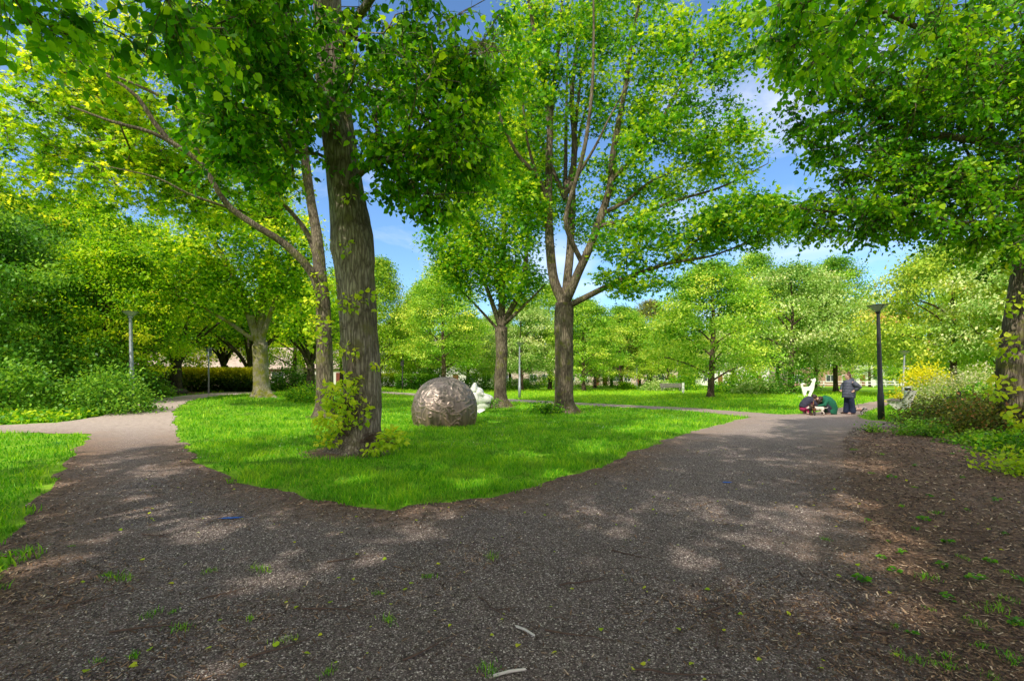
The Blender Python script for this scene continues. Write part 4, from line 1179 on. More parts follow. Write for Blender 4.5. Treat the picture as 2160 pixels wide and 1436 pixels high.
lim([P(532, 715, Yb), P(490, 685, Yb - .8), P(440, 655, Yb - 1.4), P(380, 625, Yb - 2)], 0.13, 0.03)
lim([P(553, 660, Yb + .2), P(545, 560, Yb + 1), P(520, 470, Yb + 1.5)], 0.14, 0.03)
C = T.clumps([ell(500, 520, Yb - .8, (4.6, 3.0, 2.7), 210), ell(380, 560, Yb - 1.5, (2.8, 2.4, 1.6), 75), ell(590, 520, Yb, (2.6, 2.4, 2.8), 100), ell(600, 640, Yb - .3, (1.7, 1.8, 1.4), 60), ell(480, 380, Yb, (4.5, 3.5, 2.5), 120), ell(450, 640, Yb - 1, (2.2, 1.5, .8), 36)], minz=base[2] + 5.1)
T.grow(C, 0.15, 0.5, 0.15)
make_tree('maple_tree', base, 'maple with a thick pale mossy trunk on the lawn edge in the left group', T, M['bark_pale'], M['bright_leaf'],
          dict(per=68, size=0.17, kind='lobed', sigma=0.42, droop=0.3, up=1.0, lv=(0.42, 0.24)), 'maples in the left group', lump=0.1)

# --- spreading multi-limbed maples further back in the left group
for px, py, seed, lab, r0, sp_, hgt in ((370, 831, 31, 'spreading dark maple forking in two beside the left lamp post and cut log', .40, 1.0, 1.0),
                                     (472, 823, 32, 'low spreading maple before the golden hedge, right of the grey signpost', .36, .9, .82),
                                     (526, 825, 33, 'dark maple half hidden behind the pale maple trunk', .38, 1.0, 1.0),
                                     (655, 826, 34, 'dark twin-stemmed maple seen between the pale maple and the leaning lime', .34, .8, .9)):
    base = gp(px, py); Yb = float(base[1]); T = Tree(seed); q = np.random.default_rng(seed)
    T.limb([base + (0, 0, -.1), base + (.03, 0, 1.2), base + (0.06, 0, 2.3)], r0 * 1.1, r0 * .8, 0.3)
    n = 8
    for k in range(n):
        a = 2 * PI * k / n + q.uniform(-.3, .3); h0 = q.uniform(1.7, 2.3)
        d = np.array([math.cos(a), math.sin(a), 0]); s_ = sp_ * q.uniform(.8, 1.2)
        T.limb([base + (0, 0, h0), base + d * .8 * s_ + (0, 0, h0 + 1.5), base + d * 2.2 * s_ + (0, 0, h0 + 3.0 * hgt), base + d * 3.6 * s_ + (0, 0, h0 + 4.4 * hgt)], r0 * q.uniform(.32, .5), 0.03, 0.4)
    c = base + np.array([0, 0, 6.4 * hgt])
    C = T.clumps([(c, (4.2 * sp_, 4.0 * sp_, 2.6 * hgt), 170), (c + np.array([0, 0, 2.4]), (3.2, 3.2, 2.4), 60)], minz=base[2] + 4.9 * hgt)
    T.grow(C, 0.15, 0.5, 0.1)
    make_tree('maple_tree', base, lab, T, M['bark_dark'], M['bright_leaf'], dict(per=42, size=0.21, kind='lobed', sigma=0.5, droop=0.2, up=1.0, lv=(0.36, 0.24)), 'maples in the left group')
print('left trees', round(time.time() - T0, 1))


# ================================================================== BACKGROUND TREES (kinds built once, then copied)
def kind_tree(seed, h, cr, cb, n, per, size, mat, bark, r0=.28, conic=0.0, multi=False, lv=(.5, .14)):
    """a tree of height h, crown radius cr, crown base cb; returns the Empty with trunk and crown"""
    T = Tree(seed); q = np.random.default_rng(seed)
    z0 = np.zeros(3)
    T.limb([(0, 0, -.1), (q.uniform(-.1, .1), 0, cb), (q.uniform(-.3, .3), q.uniform(-.3, .3), h * .6), (0, 0, h * .93)], r0, .05, .4)
    for k in range(9):
        a = 2.4 * k + q.uniform(-.4, .4); zz = cb * .85 + (h - cb) * .06 * k
        d = np.array([math.cos(a), math.sin(a), 0]); rr = cr * (0.85 - .05 * k)
        T.limb([(0, 0, zz), d * rr * .4 + (0, 0, zz + .9), d * rr * .9 + (0, 0, zz + 1.6)], r0 * .32, .03, .5)
    out = []
    for i in range(n):
        t = q.uniform(0, 1) ** .85
        prof = math.sin(PI * min(1, (t * .70 + .29))) ** .7 if conic == 0 else (1 - t) ** (0.75) * .95 + .08
        a = q.uniform(0, 2 * PI); rr = cr * prof * (q.uniform(.35, 1) ** .5) * (1 + .22 * mnoise.noise(Vector((math.cos(a) * 2 + seed, math.sin(a) * 2, t * 5))))
        out.append((math.cos(a) * rr, math.sin(a) * rr, cb + t * (h - cb)))
    T.grow(np.array(out), .15, .8, .1)
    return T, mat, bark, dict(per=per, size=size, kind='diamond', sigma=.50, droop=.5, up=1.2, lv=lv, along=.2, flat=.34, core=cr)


KIND = {}
def place(kind, name, x, y, label, group=None, s=1.0, sz=None, rz=0.0, mats=None, cat='tree'):
    spec = PROTO[kind]
    if kind not in KIND:
        T, mt, bk, la = spec()
        root = make_tree(name, np.zeros(3), label, T, bk, mt, la, group, cat)
        KIND[kind] = root
    else:
        root = copy_tree(KIND[kind])
        root.name = name
    root['label'] = label; root['category'] = cat
    if group: root['group'] = group
    elif 'group' in root: del root['group']
    root.location = (x, y, float(gz(x, y))); root.rotation_euler = (0, 0, rz); root.scale = (s, s, sz or s)
    if mats:
        for ch in root.children:
            if ch.name.startswith('crown'):
                ch.material_slots[0].link = 'OBJECT'; ch.material_slots[0].material = mats
    return root


PROTO = {
    'round': lambda: kind_tree(41, 11, 4.8, 1.5, 300, 125, .20, M['far_leaf'], M['bark_far'], .27),
    'tall': lambda: kind_tree(42, 14, 4.4, 3.0, 310, 115, .20, M['far_leaf'], M['bark_far'], .26),
    'cone': lambda: kind_tree(43, 13, 4.2, 2.0, 290, 112, .20, M['far_leaf'], M['bark_far'], .22, 1.0),
    'wide': lambda: kind_tree(44, 10, 5.6, 2.4, 310, 120, .20, M['far_leaf'], M['bark_far'], .25),
}
GP = lambda px, py: gp(px, py)[:2]


def at(px, Y): return ((px - CX) / F * Y, Y)


gfar = 'trees at the back of the park'
L = M
BG = [
    # kind, px, Y, scale, z-scale, material, label
    ('round', 1498, 37.3, 1.0, .93, None, 'round light green tree alone on the sunny lawn, crown nearly touching the ground'),
    ('wide', 1668, 48, 1.2, 1.25, 'blossom_leaf', 'tree covered in creamy white blossom, left of the white cut-out dog'),
    ('tall', 1763, 52, .95, 1.02, None, 'tall green tree behind the cut-out dog, short trunk showing above the grass'),
    ('cone', 800, 54, 1.05, 1.1, 'far_yellow', 'yellow green conical tree just right of the front lime trunk'),
    ('tall', 935, 50, 1.0, .92, None, 'tall bright tree directly above the bronze dome'),
    ('round', 905, 60, 1.0, 1.2, None, 'light tree rising behind the bright tree above the dome'),
    ('round', 862, 66, .9, .95, 'far_yellow', 'pale yellow tree between the conical tree and the bright tree above the dome'),
    ('wide', 1100, 58, 1.0, 1.05, None, 'broad tree behind the middle lamp post'),
    ('tall', 1160, 62, 1.0, .95, None, 'tree filling the gap between the two oak trunks'),
    ('round', 1232, 56, .95, .95, None, 'light green tree just right of the forked oak trunk'),
    ('round', 1310, 66, 1.05, 1.0, None, 'medium tree with a rounded top left of the orange tinted one'),
    ('tall', 1372, 72, 1.0, .92, 'dusk', 'olive tree with an orange tint to its top, behind the lawn'),
    ('wide', 1255, 74, 1.0, 1.0, None, 'broad tree in front of the far brick houses'),
    ('cone', 1410, 62, .95, .75, None, 'small pointed tree behind the lawn bench'),
    ('tall', 1590, 60, 1.0, 1.2, None, 'tall dark green tree behind the round lawn tree'),
    ('round', 1720, 66, 1.0, 1.3, None, 'tall tree behind the blossom tree'),
    ('round', 1835, 80, .8, .75, None, 'small tree in front of the white school building, beside the dark lamp'),
    ('wide', 2010, 36, 1.05, 1.15, 'seed', 'broad yellow maple with reddish seed clusters over the right shrubs'),
    ('tall', 1960, 52, .95, 1.0, None, 'green tree behind the yellow maple on the right'),
    ('round', 2110, 42, 1.0, 1.15, 'far_yellow', 'yellow green tree between the yellow maple and the right edge'),
    ('wide', 2230, 30, 1.0, 1.2, None, 'green tree outside the right bed, behind the right edge lime'),
    ('round', 1890, 95, .8, .8, 'far_yellow', 'faraway pale tree where the right path disappears'),
    ('wide', 1040, 84, 1.1, 1.2, None, 'faraway tree behind the slimmer oak'),
    ('tall', 720, 60, 1.0, 1.05, 'bright_leaf', 'bright tree glimpsed between the leaning lime and the front lime'),
    ('wide', 620, 52, 1.0, 1.15, 'bright_leaf', 'bright tree behind the twin-stemmed maple'),
    ('tall', 430, 62, 1.2, 1.2, 'bright_leaf', 'tall bright tree behind the low roofs on the left'),
    ('round', 300, 44, 1.2, 1.35, 'bright_leaf', 'sunlit tree behind the left lamp post'),
    ('tall', 180, 40, 1.2, 1.15, 'bright_leaf', 'sunlit tall tree behind the dark left shrubs'),
    ('wide', 60, 34, 1.2, 1.35, 'bright_leaf', 'sunlit broad tree at the far left behind the dark conifers'),
    ('wide', 845, 72, 1.0, 1.0, None, 'green tree in front of the left end of the white house row'),
    ('round', 985, 70, .95, .95, None, 'green tree in front of the middle of the white house row'),
    ('wide', 1075, 76, 1.0, .95, None, 'faraway green tree showing between the slimmer oak and the forked oak'),
    ('round', 1290, 82, 1.0, 1.05, None, 'faraway tree in front of the pale brick house row'),
    ('wide', 1350, 86, 1.0, .95, None, 'faraway broad tree behind the small lawn bush'),
    ('tall', 1440, 78, 1.0, .9, None, 'tree rising behind the small pointed tree'),
    ('wide', 1545, 82, 1.1, 1.2, None, 'broad tree far behind the round lawn tree'),
    ('tall', 1640, 64, 1.0, 1.0, None, 'tall tree behind the left side of the blossom tree'),
    ('wide', 540, 70, 1.2, 1.2, 'bright_leaf', 'bright tree behind the right end of the pinkish roof'),
    ('wide', 350, 74, 1.2, 1.3, 'bright_leaf', 'bright tree behind the left end of the pinkish roof'),
    ('round', 228, 25, .72, .75, 'bright_leaf', 'small sunlit tree just behind the left lamp post'),
    ('wide', 35, 25, .82, .92, 'dark_leaf', 'dark green tree rising over the left thicket at the edge of the view'),
    ('round', 172, 31, .95, .84, 'dark_leaf', 'dark green tree over the left thicket, nearer the left lamp post'),
    ('wide', -90, 21, .8, .9, 'dark_leaf', 'dark green tree just past the left edge of the view'),
    ('tall', -120, 30, 1.2, 1.2, 'bright_leaf', 'tall tree past the left edge, reaching into the view'),
]
mtint = leaf_mat('olive leaf', [(0.0, (0.08, 0.13, 0.02)), (0.5, (0.20, 0.25, 0.04)), (0.8, (0.34, 0.34, 0.08)), (1.0, (0.50, 0.28, 0.12))], .35)
mseed = leaf_mat('maple seed leaf', [(0.0, (0.08, 0.20, 0.015)), (0.5, (0.34, 0.53, 0.05)), (0.92, (0.76, 0.80, 0.14)), (1.0, (0.62, 0.36, 0.16))], .4)
M['dusk'] = mtint; M['seed'] = mseed
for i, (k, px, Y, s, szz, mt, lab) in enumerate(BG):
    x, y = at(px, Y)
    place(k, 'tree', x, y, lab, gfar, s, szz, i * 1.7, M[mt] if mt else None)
# the belt of trees closing the horizon
q = np.random.default_rng(77)
def belt():
    cs, ds, lv = [], [], []
    for i in range(190):
        a = R(-64 + 128 * i / 189); r = q.uniform(112, 135)
        h = q.uniform(9, 15); n = 260
        g = q.normal(size=(n, 3)); g /= np.linalg.norm(g, axis=1, keepdims=True)
        c = np.array([math.sin(a) * r, math.cos(a) * r, h * .5])
        p = c + g * np.array([5, 4, h * .52]) * q.uniform(.7, 1, (n, 1)); p[:, 2] = np.abs(p[:, 2])
        cs.append(p); ds.append(rdir(n, q, .4, g, .4)); lv.append(np.clip(q.normal(.5, .2, n) + q.normal() * .15, 0, 1))
    C = np.concatenate(cs)
    me = leaves_mesh('treeline', C, np.concatenate(ds), q.uniform(.9, 1.6, len(C)), 'diamond', np.concatenate(lv), .6, q)
    tag(mobj('treeline', me, M['far_leaf']), 'far green treeline closing off the park behind the houses', 'treeline', None, 'stuff')
belt()
print('bg trees', round(time.time() - T0, 1))


# ================================================================== SHRUBS
def shrub(name, c, r, n, size, mat, label, group=None, kind='diamond', seed=1, stems=14, lv=(.5, .22), droop=.25, lift=True, cat='shrub', clump=24):
    """a bush standing on the ground at c (x, y), half-extents r"""
    rng = np.random.default_rng(seed)
    z = float(gz(c[0], c[1]))
    root = empty(name, (c[0], c[1], z), label, cat, group)
    nb = max(6, n // clump)
    d = rng.normal(size=(nb, 3)); d /= np.linalg.norm(d, axis=1, keepdims=True)
    d[:, 2] = np.abs(d[:, 2]) * 1.0 - .12
    cc = d * np.asarray(r) * rng.uniform(.45, 1.0, (nb, 1)) ** .5 * np.array([1, 1, 2 * .5])
    cc *= (1 + .3 * np.array([mnoise.noise(Vector((*(v * 1.4 + seed),))) for v in d]))[:, None]
    k = rng.integers(0, nb, n)
    sg = .17 * min(r[0], r[1], r[2] * 1.2) + .05
    p = cc[k] + rng.normal(size=(n, 3)) * sg * np.array([1.2, 1.2, .7])
    p[:, 2] = np.abs(p[:, 2]) + .02
    o = p / np.asarray(r); o /= np.linalg.norm(o, axis=1, keepdims=True) + 1e-6
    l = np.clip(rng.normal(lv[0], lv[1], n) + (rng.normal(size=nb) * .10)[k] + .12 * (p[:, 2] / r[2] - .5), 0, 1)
    me = leaves_mesh('foliage', p, rdir(n, rng, droop, o, .7), size * rng.uniform(.6, 1.25, n), kind, l, .8, rng)
    mobj('foliage', me, mat, root)
    mb = MB()
    for i in range(stems):
        t = cc[rng.integers(0, nb)]
        mb.rings([(t[0] * .12, t[1] * .12, -.02), (t[0] * .45, t[1] * .45, t[2] * .6), tuple(t)], [.022, .015, .006], 5, cap=False)
    mb.obj('stems', M['bark_dark'], root)
    return root


gs = 'shrubs of the left thicket'
def sh(px, py, *a, **k): return shrub('shrub', GP(px, py), *a, **k)
# left thicket: low front bushes, then taller dark ones behind
sh(215, 870, (1.7, 1.3, 1.75), 6200, .12, M['dark_leaf'], 'rounded mid green bush at the bend of the left path, below the lamp post', gs, seed=51, lv=(.66, .22))
sh(105, 872, (1.5, 1.3, .95), 4200, .13, M['dark_leaf'], 'pale leaved loose bush left of the rounded bush at the path bend', gs, seed=52, lv=(.62, .22))
sh(15, 878, (1.6, 1.2, 1.9), 5200, .14, M['dark_leaf'], 'mid green bush at the left edge above the ground ivy', gs, seed=53, lv=(.55, .22))
sh(150, 852, (3.0, 2.2, 3.6), 9000, .16, M['dark_leaf'], 'tall dark bush with drooping blue green leaves, behind the front bushes on the left', gs, seed=54, lv=(.45, .2), droop=.7)
sh(30, 850, (3.4, 2.4, 5.0), 11000, .17, M['dark_leaf'], 'very tall dark bush at the left edge', gs, seed=55, lv=(.42, .2), droop=.7)
sh(228, 838, (2.6, 2.0, 2.9), 7500, .17, M['dark_leaf'], 'dark bush behind the left lamp post', gs, seed=56, lv=(.55, .22))
sh(320, 829, (2.0, 1.5, 2.6), 5000, .18, M['dusky_leaf'], 'dark reddish bush between the lamp post and the forked maple', gs, seed=57, lv=(.35, .2))
sh(318, 836, (1.2, .9, .9), 2600, .15, M['dark_leaf'], 'low green bush left of the cut log', gs, seed=58, lv=(.7, .22))
sh(100, 835, (4.0, 2.5, 6.5), 11000, .22, M['dark_leaf'], 'towering dark evergreen bush in the middle of the left thicket', gs, seed=59, lv=(.5, .22), droop=.6)
sh(-90, 870, (2.6, 1.8, 3.4), 5200, .17, M['dark_leaf'], 'dark bush past the left edge above the side path', gs, seed=60, lv=(.5, .2))
sh(645, 848, (1.0, .7, 1.0), 1800, .13, M['oak_leaf'], 'leafy young bush at the foot of the leaning lime', None, seed=61, lv=(.45, .22))
sh(610, 824, (2.4, 1.4, 2.3), 4200, .19, M['dark_leaf'], 'dark bush behind the low wall in the left group', gs, seed=62, lv=(.5, .22))
sh(1150, 874, (.75, .5, .55), 900, .10, M['oak_leaf'], 'tuft of tall weeds at the left foot of the forked oak', None, seed=63, kind='diamond', lv=(.4, .2))
sh(1030, 862, (.45, .4, .6), 500, .11, M['dark_leaf'], 'small bush between the white head and the slimmer oak', None, seed=64, lv=(.6, .2))
# ivy carpet along the left path
def ivy():
    rng = np.random.default_rng(3)
    n = 9000
    px = rng.uniform(-300, 235, n); t = rng.uniform(0, 1, n)
    top = np.interp(px, [-300, 0, 120, 200, 235], [872, 872, 870, 866, 862]); bot = np.interp(px, [-300, 0, 120, 200, 235], [897, 896, 890, 880, 868])
    g = np.array([gp(a, b) for a, b in zip(px, top + (bot - top) * t)])
    g[:, 2] += rng.uniform(.03, .28, n) * (0.4 + .6 * np.clip((1 - t) * 3, 0, 1))
    me = leaves_mesh('ivy', g, rdir(n, rng, .1), rng.uniform(.08, .15, n), 'heart', np.clip(rng.normal(.55, .25, n), 0, 1), 1.6, rng)
    tag(mobj('ivy', me, M['oak_leaf']), 'low carpet of glossy ivy between the left thicket and side path', 'ground cover', None, 'stuff')
ivy()
# golden hedge
def hedge(name, a, b, w, h, n, mat, label, seed):
    rng = np.random.default_rng(seed)
    a, b = np.array(a), np.array(b); L = np.linalg.norm(b - a); d = (b - a) / L; nr = np.array([-d[1], d[0]])
    c = (a + b) / 2; z0 = float(gz(*c))
    u = rng.uniform(-L / 2, L / 2, n); v = np.clip(rng.normal(0, .55, n), -1, 1) * w / 2; z = h * (1 - rng.uniform(0, 1, n) ** 1.25)
    z += .12 * np.array([mnoise.noise(Vector((q_ * 1.5, seed, 0))) for q_ in u]) * (z / h)
    X = np.column_stack([u[:, None] * d + v[:, None] * nr, z])
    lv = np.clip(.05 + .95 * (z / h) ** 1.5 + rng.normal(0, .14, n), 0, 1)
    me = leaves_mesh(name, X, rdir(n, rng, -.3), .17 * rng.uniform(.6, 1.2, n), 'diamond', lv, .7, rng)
    o = mobj(name, me, mat); o.location = (c[0], c[1], z0)
    return tag(o, label, 'hedge')
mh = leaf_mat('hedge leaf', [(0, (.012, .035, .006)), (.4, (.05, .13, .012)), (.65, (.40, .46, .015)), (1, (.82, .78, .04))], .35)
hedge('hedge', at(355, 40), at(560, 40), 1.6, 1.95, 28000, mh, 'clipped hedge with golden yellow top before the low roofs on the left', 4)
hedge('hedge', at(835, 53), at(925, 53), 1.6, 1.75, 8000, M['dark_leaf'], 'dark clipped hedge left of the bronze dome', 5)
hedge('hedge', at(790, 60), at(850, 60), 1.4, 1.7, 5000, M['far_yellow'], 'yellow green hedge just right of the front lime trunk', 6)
shrub('shrub', at(912, 54), (2.1, 1.6, 3.0), 4000, .2, M['dark_leaf'], 'dark rounded shrub rising behind the bronze dome', None, seed=71, lv=(.5, .2))
for i, (px, Y, r, mt, lab) in enumerate([(1000, 58, (2.2, 1.5, 1.9), 'dark_leaf', 'dark shrub behind the white head'), (1172, 76, (3.2, 1.6, 1.7), 'oak_leaf', 'green shrub row left of the forked oak trunk in the distance'),
                                        (1320, 60, (1.0, .8, .9), 'oak_leaf', 'small bush on the far lawn left of the thin lamp'), (1385, 56, (1.7, 1.2, 1.2), 'blossom_leaf', 'pale bush left of the lawn bench'),
                                        (1435, 58, (2.3, 1.5, 2.0), 'oak_leaf', 'bush behind the lawn bench'), (1545, 48, (2.2, 1.5, 2.0), 'oak_leaf', 'bush behind the round lawn tree, right of its trunk'),
                                        (1600, 45, (2.6, 1.2, 1.4), 'blossom_leaf', 'flowering low bush in front of the blossom tree'), (1668, 44, (2.4, 1.8, 3.6), 'dark_leaf', 'dark bush left of the cut-out dog'),
                                        (1090, 66, (3, 1.5, 1.5), 'dark_leaf', 'dark low shrub below the middle lamp'),
                                        (1265, 80, (4.5, 1.5, 1.9), 'oak_leaf', 'long bush in front of the pinkish brick houses, right of the forked oak'), (1135, 82, (3.5, 1.5, 2.2), 'dark_leaf', 'bush in front of the pinkish brick houses, between the two oaks'), (1390, 84, (4, 1.5, 2.0), 'oak_leaf', 'bush in front of the far houses, left of the white post')]):
    shrub('shrub', at(px, Y), r, 3200, .2, M[mt], lab, 'shrubs around the far lawn', seed=80 + i, lv=(.5, .22), stems=8)
# right bed
gr = 'shrubs of the right bed'
shrub('shrub', at(1950, 29), (1.5, 1.2, 2.6), 3200, .16, M['gold_leaf'], 'golden yellow maple shrub beside the litter bin lamp', gr, seed=91, droop=.1, lv=(.55, .2))
shrub('shrub', at(2040, 24), (2.3, 1.8, 2.3), 7500, .10, M['pale_shrub'], 'spreading shrub with pale pinkish flowers in the right bed', gr, seed=92, lv=(.62, .25))
shrub('shrub', at(1972, 27), (1.3, 1.1, 1.2), 2600, .10, M['oak_leaf'], 'green shrub below the golden maple shrub', gr, seed=93, lv=(.4, .2))
shrub('shrub', at(2010, 15.0), (1.5, 1.1, 1.0), 6500, .085, M['dusky_leaf'], 'brownish spiky bush in front of the wooden stump post', gr, seed=94, lv=(.5, .25))
shrub('shrub', at(2105, 12.6), (1.4, 1.0, 1.15), 6800, .085, M['dusky_leaf'], 'larger brownish bush with rusty tips at the foot of the right lime', gr, seed=95, lv=(.62, .25))
shrub('shrub', at(2085, 18), (1.8, 1.0, 1.35), 3600, .12, M['oak_leaf'], 'fresh green bush behind the rusty tipped bush', gr, seed=96, lv=(.55, .2))
shrub('shrub', at(1950, 12.6), (.6, .45, .42), 1500, .075, M['dark_leaf'], 'low dark green bush at the left end of the right bed', gr, seed=97, lv=(.6, .2))
shrub('shrub', at(1832, 13.4), (.28, .22, .26), 300, .06, M['dark_leaf'], 'small seedling bush between the path and the right bed', gr, seed=98, lv=(.7, .2))
shrub('shrub', at(2150, 9.4), (.7, .6, .45), 1500, .09, M['oak_leaf'], 'leafy green clump at the right edge of the mulch', gr, seed=99, lv=(.5, .2))
shrub('shrub', at(2070, 10.8), (.55, .45, .28), 900, .08, M['dark_leaf'], 'dark strappy clump in front of the brownish bushes', gr, seed=100, lv=(.7, .2))
shrub('shrub', at(2175, 7.6), (.55, .5, .34), 1000, .08, M['shoot_leaf'], 'bright green clump nearest the camera at the right edge', gr, seed=101, lv=(.35, .2))
shrub('shrub', at(2240, 14), (1.6, 1.3, 2.2), 4000, .11, M['oak_leaf'], 'tall bush past the right edge lime', gr, seed=102)
print('shrubs', round(time.time() - T0, 1))

# ================================================================== OBJECTS
M['pole_dark'] = flat_mat('dark grey lamp paint', (0.035, 0.037, 0.04), .5, .3, .15, 8)
M['pole_grey'] = flat_mat('galvanised steel', (0.30, 0.33, 0.36), .5, .5, .12, 8)
M['lamp_glass'] = flat_mat('milky lamp glass', (0.36, 0.40, 0.40), .25, 0, .05)
M['white_paint'] = flat_mat('white painted steel', (0.82, 0.81, 0.78), .5, 0, .05, 2)
M['concrete'] = flat_mat('pale concrete', (0.48, 0.46, 0.42), .85, 0, .15, 6, .3)
M['bench_wood'] = flat_mat('weathered bench wood', (0.12, 0.115, 0.09), .8, 0, .3, 9)
M['old_wood'] = flat_mat('dark old wood', (0.06, 0.045, 0.03), .9, 0, .35, 9, .4)
M['cut_wood'] = flat_mat('sawn log end', (0.50, 0.36, 0.22), .85, 0, .2, 14)
M['bin_steel'] = flat_mat('brushed bin steel', (0.55, 0.58, 0.60), .35, .6, .08, 6)
M['skin'] = flat_mat('skin', (0.55, 0.34, 0.25), .55, 0, .06, 12)
M['hair'] = flat_mat('dark brown hair', (0.035, 0.02, 0.014), .6, 0, .3, 40, .4)
M['hair_brown'] = flat_mat('brown hair', (0.12, 0.06, 0.035), .6, 0, .3, 40, .4)
M['navy'] = flat_mat('dark navy cloth', (0.030, 0.030, 0.052), .85, 0, .2, 12, .2)
M['jeans'] = flat_mat('dark denim', (0.012, 0.020, 0.055), .85, 0, .25, 20, .2)
M['green_coat'] = flat_mat('bottle green wool', (0.008, 0.105, 0.055), .9, 0, .2, 14, .2)
M['magenta'] = flat_mat('magenta cloth', (0.33, 0.02, 0.10), .85, 0, .15, 10)
M['shoe_pink'] = flat_mat('pale pink shoe', (0.45, 0.28, 0.24), .7, 0, .1)
M['shoe_dark'] = flat_mat('dark shoe', (0.06, 0.035, 0.03), .7, 0, .1)
M['leash'] = flat_mat('leash cord', (0.05, 0.05, 0.055), .7)


def puffer():
    m, nt, out = new_mat('grey blue quilted coat')
    v = coords(nt)
    n = noise(nt, v, 14, 4)
    c = ramp(nt, n, [(.3, (0.042, 0.047, 0.075)), (.7, (0.082, 0.09, 0.128))])
    principled(nt, out, c, .6, 0, bump(nt, n, .3, .02))
    return m
M['puffer'] = puffer()


def fur(name, c1, c2, scale, thr):
    m, nt, out = new_mat(name)
    v = coords(nt)
    f = ramp(nt, noise(nt, v, scale, 2), [(thr - .03, 0), (thr + .03, 1)])
    c = mixc(nt, f, c1, c2)
    c = mixc(nt, .4, c, ramp(nt, noise(nt, v, 60, 4), [(.3, .5), (.7, 1.2)]), 'MULTIPLY')
    principled(nt, out, c, .9)
    return m
M['fur_tri'] = fur('brown and black fur', (0.02, 0.013, 0.01), (0.26, 0.13, 0.06), 5, .52)
M['fur_white'] = fur('white and brown fur', (0.62, 0.57, 0.50), (0.24, 0.12, 0.06), 4, .56)
M['fur_small'] = fur('black and white fur', (0.03, 0.028, 0.03), (0.6, 0.58, 0.55), 9, .55)


# ---- bronze dome with raised curling lines
def dome():
    base = np.array([-2.17, 15.6, 0.0])
    nu, nv = 300, 120
    rng = np.random.default_rng(19)
    Rr = 1.035

    def surf(u, l):
        """point of the dome at azimuth u and arc length l up from the ground"""
        l = np.asarray(l, float)
        top = np.clip((l - .48) / 1.60, 0, 1) * PI / 2
        z = np.where(l < .48, l, .48 + 1.03 * np.sin(top))
        r = np.where(l < .48, Rr * (1 - .065 * ((.48 - l) / .48) ** 2), Rr * np.cos(top) ** .93)
        return np.stack([np.cos(u) * r, np.sin(u) * r, z], -1)
    # raised lines: curls, hooks, rings and long waves drawn over the surface
    K = []
    for i in range(220):
        u, l = rng.uniform(0, 2 * PI), rng.uniform(.05, 1.85)
        kind = rng.integers(0, 4); a = rng.uniform(0, 2 * PI); n = 26; st = .022
        cur = {0: 1 / rng.uniform(.06, .10), 1: rng.uniform(2, 7), 2: rng.uniform(-2, 2), 3: rng.uniform(-7, -2)}[int(kind)]
        if kind == 2: n = 34
        for k in range(n):
            c = cur * (1 + (1.4 * math.sin(k * .28) if kind in (1, 3) else 0)) + (4 * math.sin(k * .22) if kind == 2 else 0)
            a += c * st
            l += math.sin(a) * st; rr = max(.12, float(np.hypot(*surf(u, l)[:2]))); u += math.cos(a) * st / rr
            if .02 < l < 2.03: K.append(surf(u, l))
    K = np.array(K)
    ls = np.concatenate([np.linspace(0, 2.08, nv), [2.08]])
    U, Ls = np.meshgrid(np.linspace(0, 2 * PI, nu, endpoint=False), ls)
    base_p = surf(U.ravel(), Ls.ravel())
    dm = np.full(len(base_p), 9.0)
    for s_ in range(0, len(K), 64):
        dm = np.minimum(dm, np.sqrt(((base_p[:, None, :] - K[None, s_:s_ + 64, :]) ** 2).sum(2)).min(1))
    rel = np.exp(-(dm / .020) ** 2)
    nrm = base_p * np.array([1, 1, .9]) - np.array([0, 0, .30]); nrm /= np.linalg.norm(nrm, axis=1, keepdims=True)
    V = base_p + nrm * (rel * .026)[:, None]
    i = np.arange(nu); q = []
    for j in range(nv): q.append(np.stack([j * nu + i, j * nu + (i + 1) % nu, (j + 1) * nu + (i + 1) % nu, (j + 1) * nu + i], 1))
    me = np_mesh('dome', np.array(V), [np.concatenate(q)], {'relief': np.array(rel)})
    m, nt, out = new_mat('patinated bronze')
    v = coords(nt)
    sepx = nt.nodes.new('ShaderNodeSeparateXYZ'); nt.links.new(v, sepx.inputs[0])
    hz = nd(nt, 'ShaderNodeMapRange'); hz.inputs['From Min'].default_value = 0.1; hz.inputs['From Max'].default_value = 1.3
    nt.links.new(sepx.outputs['Z'], hz.inputs['Value'])
    streak = noise(nt, coords(nt, (4, 4, .5)), 2.2, 5, .6)
    c1 = ramp(nt, streak, [(.3, (0.13, 0.09, 0.068)), (.5, (0.24, 0.175, 0.14)), (.7, (0.40, 0.27, 0.19))])
    c2 = ramp(nt, streak, [(.3, (0.18, 0.155, 0.14)), (.7, (0.36, 0.325, 0.30))])
    c = mixc(nt, hz.outputs[0], c1, c2)  # greyer towards the top: sky sheen painted into the colour
    a = nd(nt, 'ShaderNodeAttribute', attribute_name='relief')
    c = mixc(nt, a.outputs['Fac'], mixc(nt, 1, c, (.80, .78, .78), 'MULTIPLY'), mixc(nt, 1, c, (1.25, 1.2, 1.15), 'MULTIPLY'))  # raised lines lighter, ground between darker: relief shading painted into the colour
    rg = ramp(nt, noise(nt, v, 6, 4), [(.3, .36), (.7, .55)])
    p = principled(nt, out, c, .4, .6); nt.links.new(rg, p.inputs['Roughness'])
    o = mobj('dome_sculpture', me, m, None, True); o.location = base
    tag(o, 'big bronze dome sculpture covered in raised curling lines, on the lawn', 'sculpture')
dome()


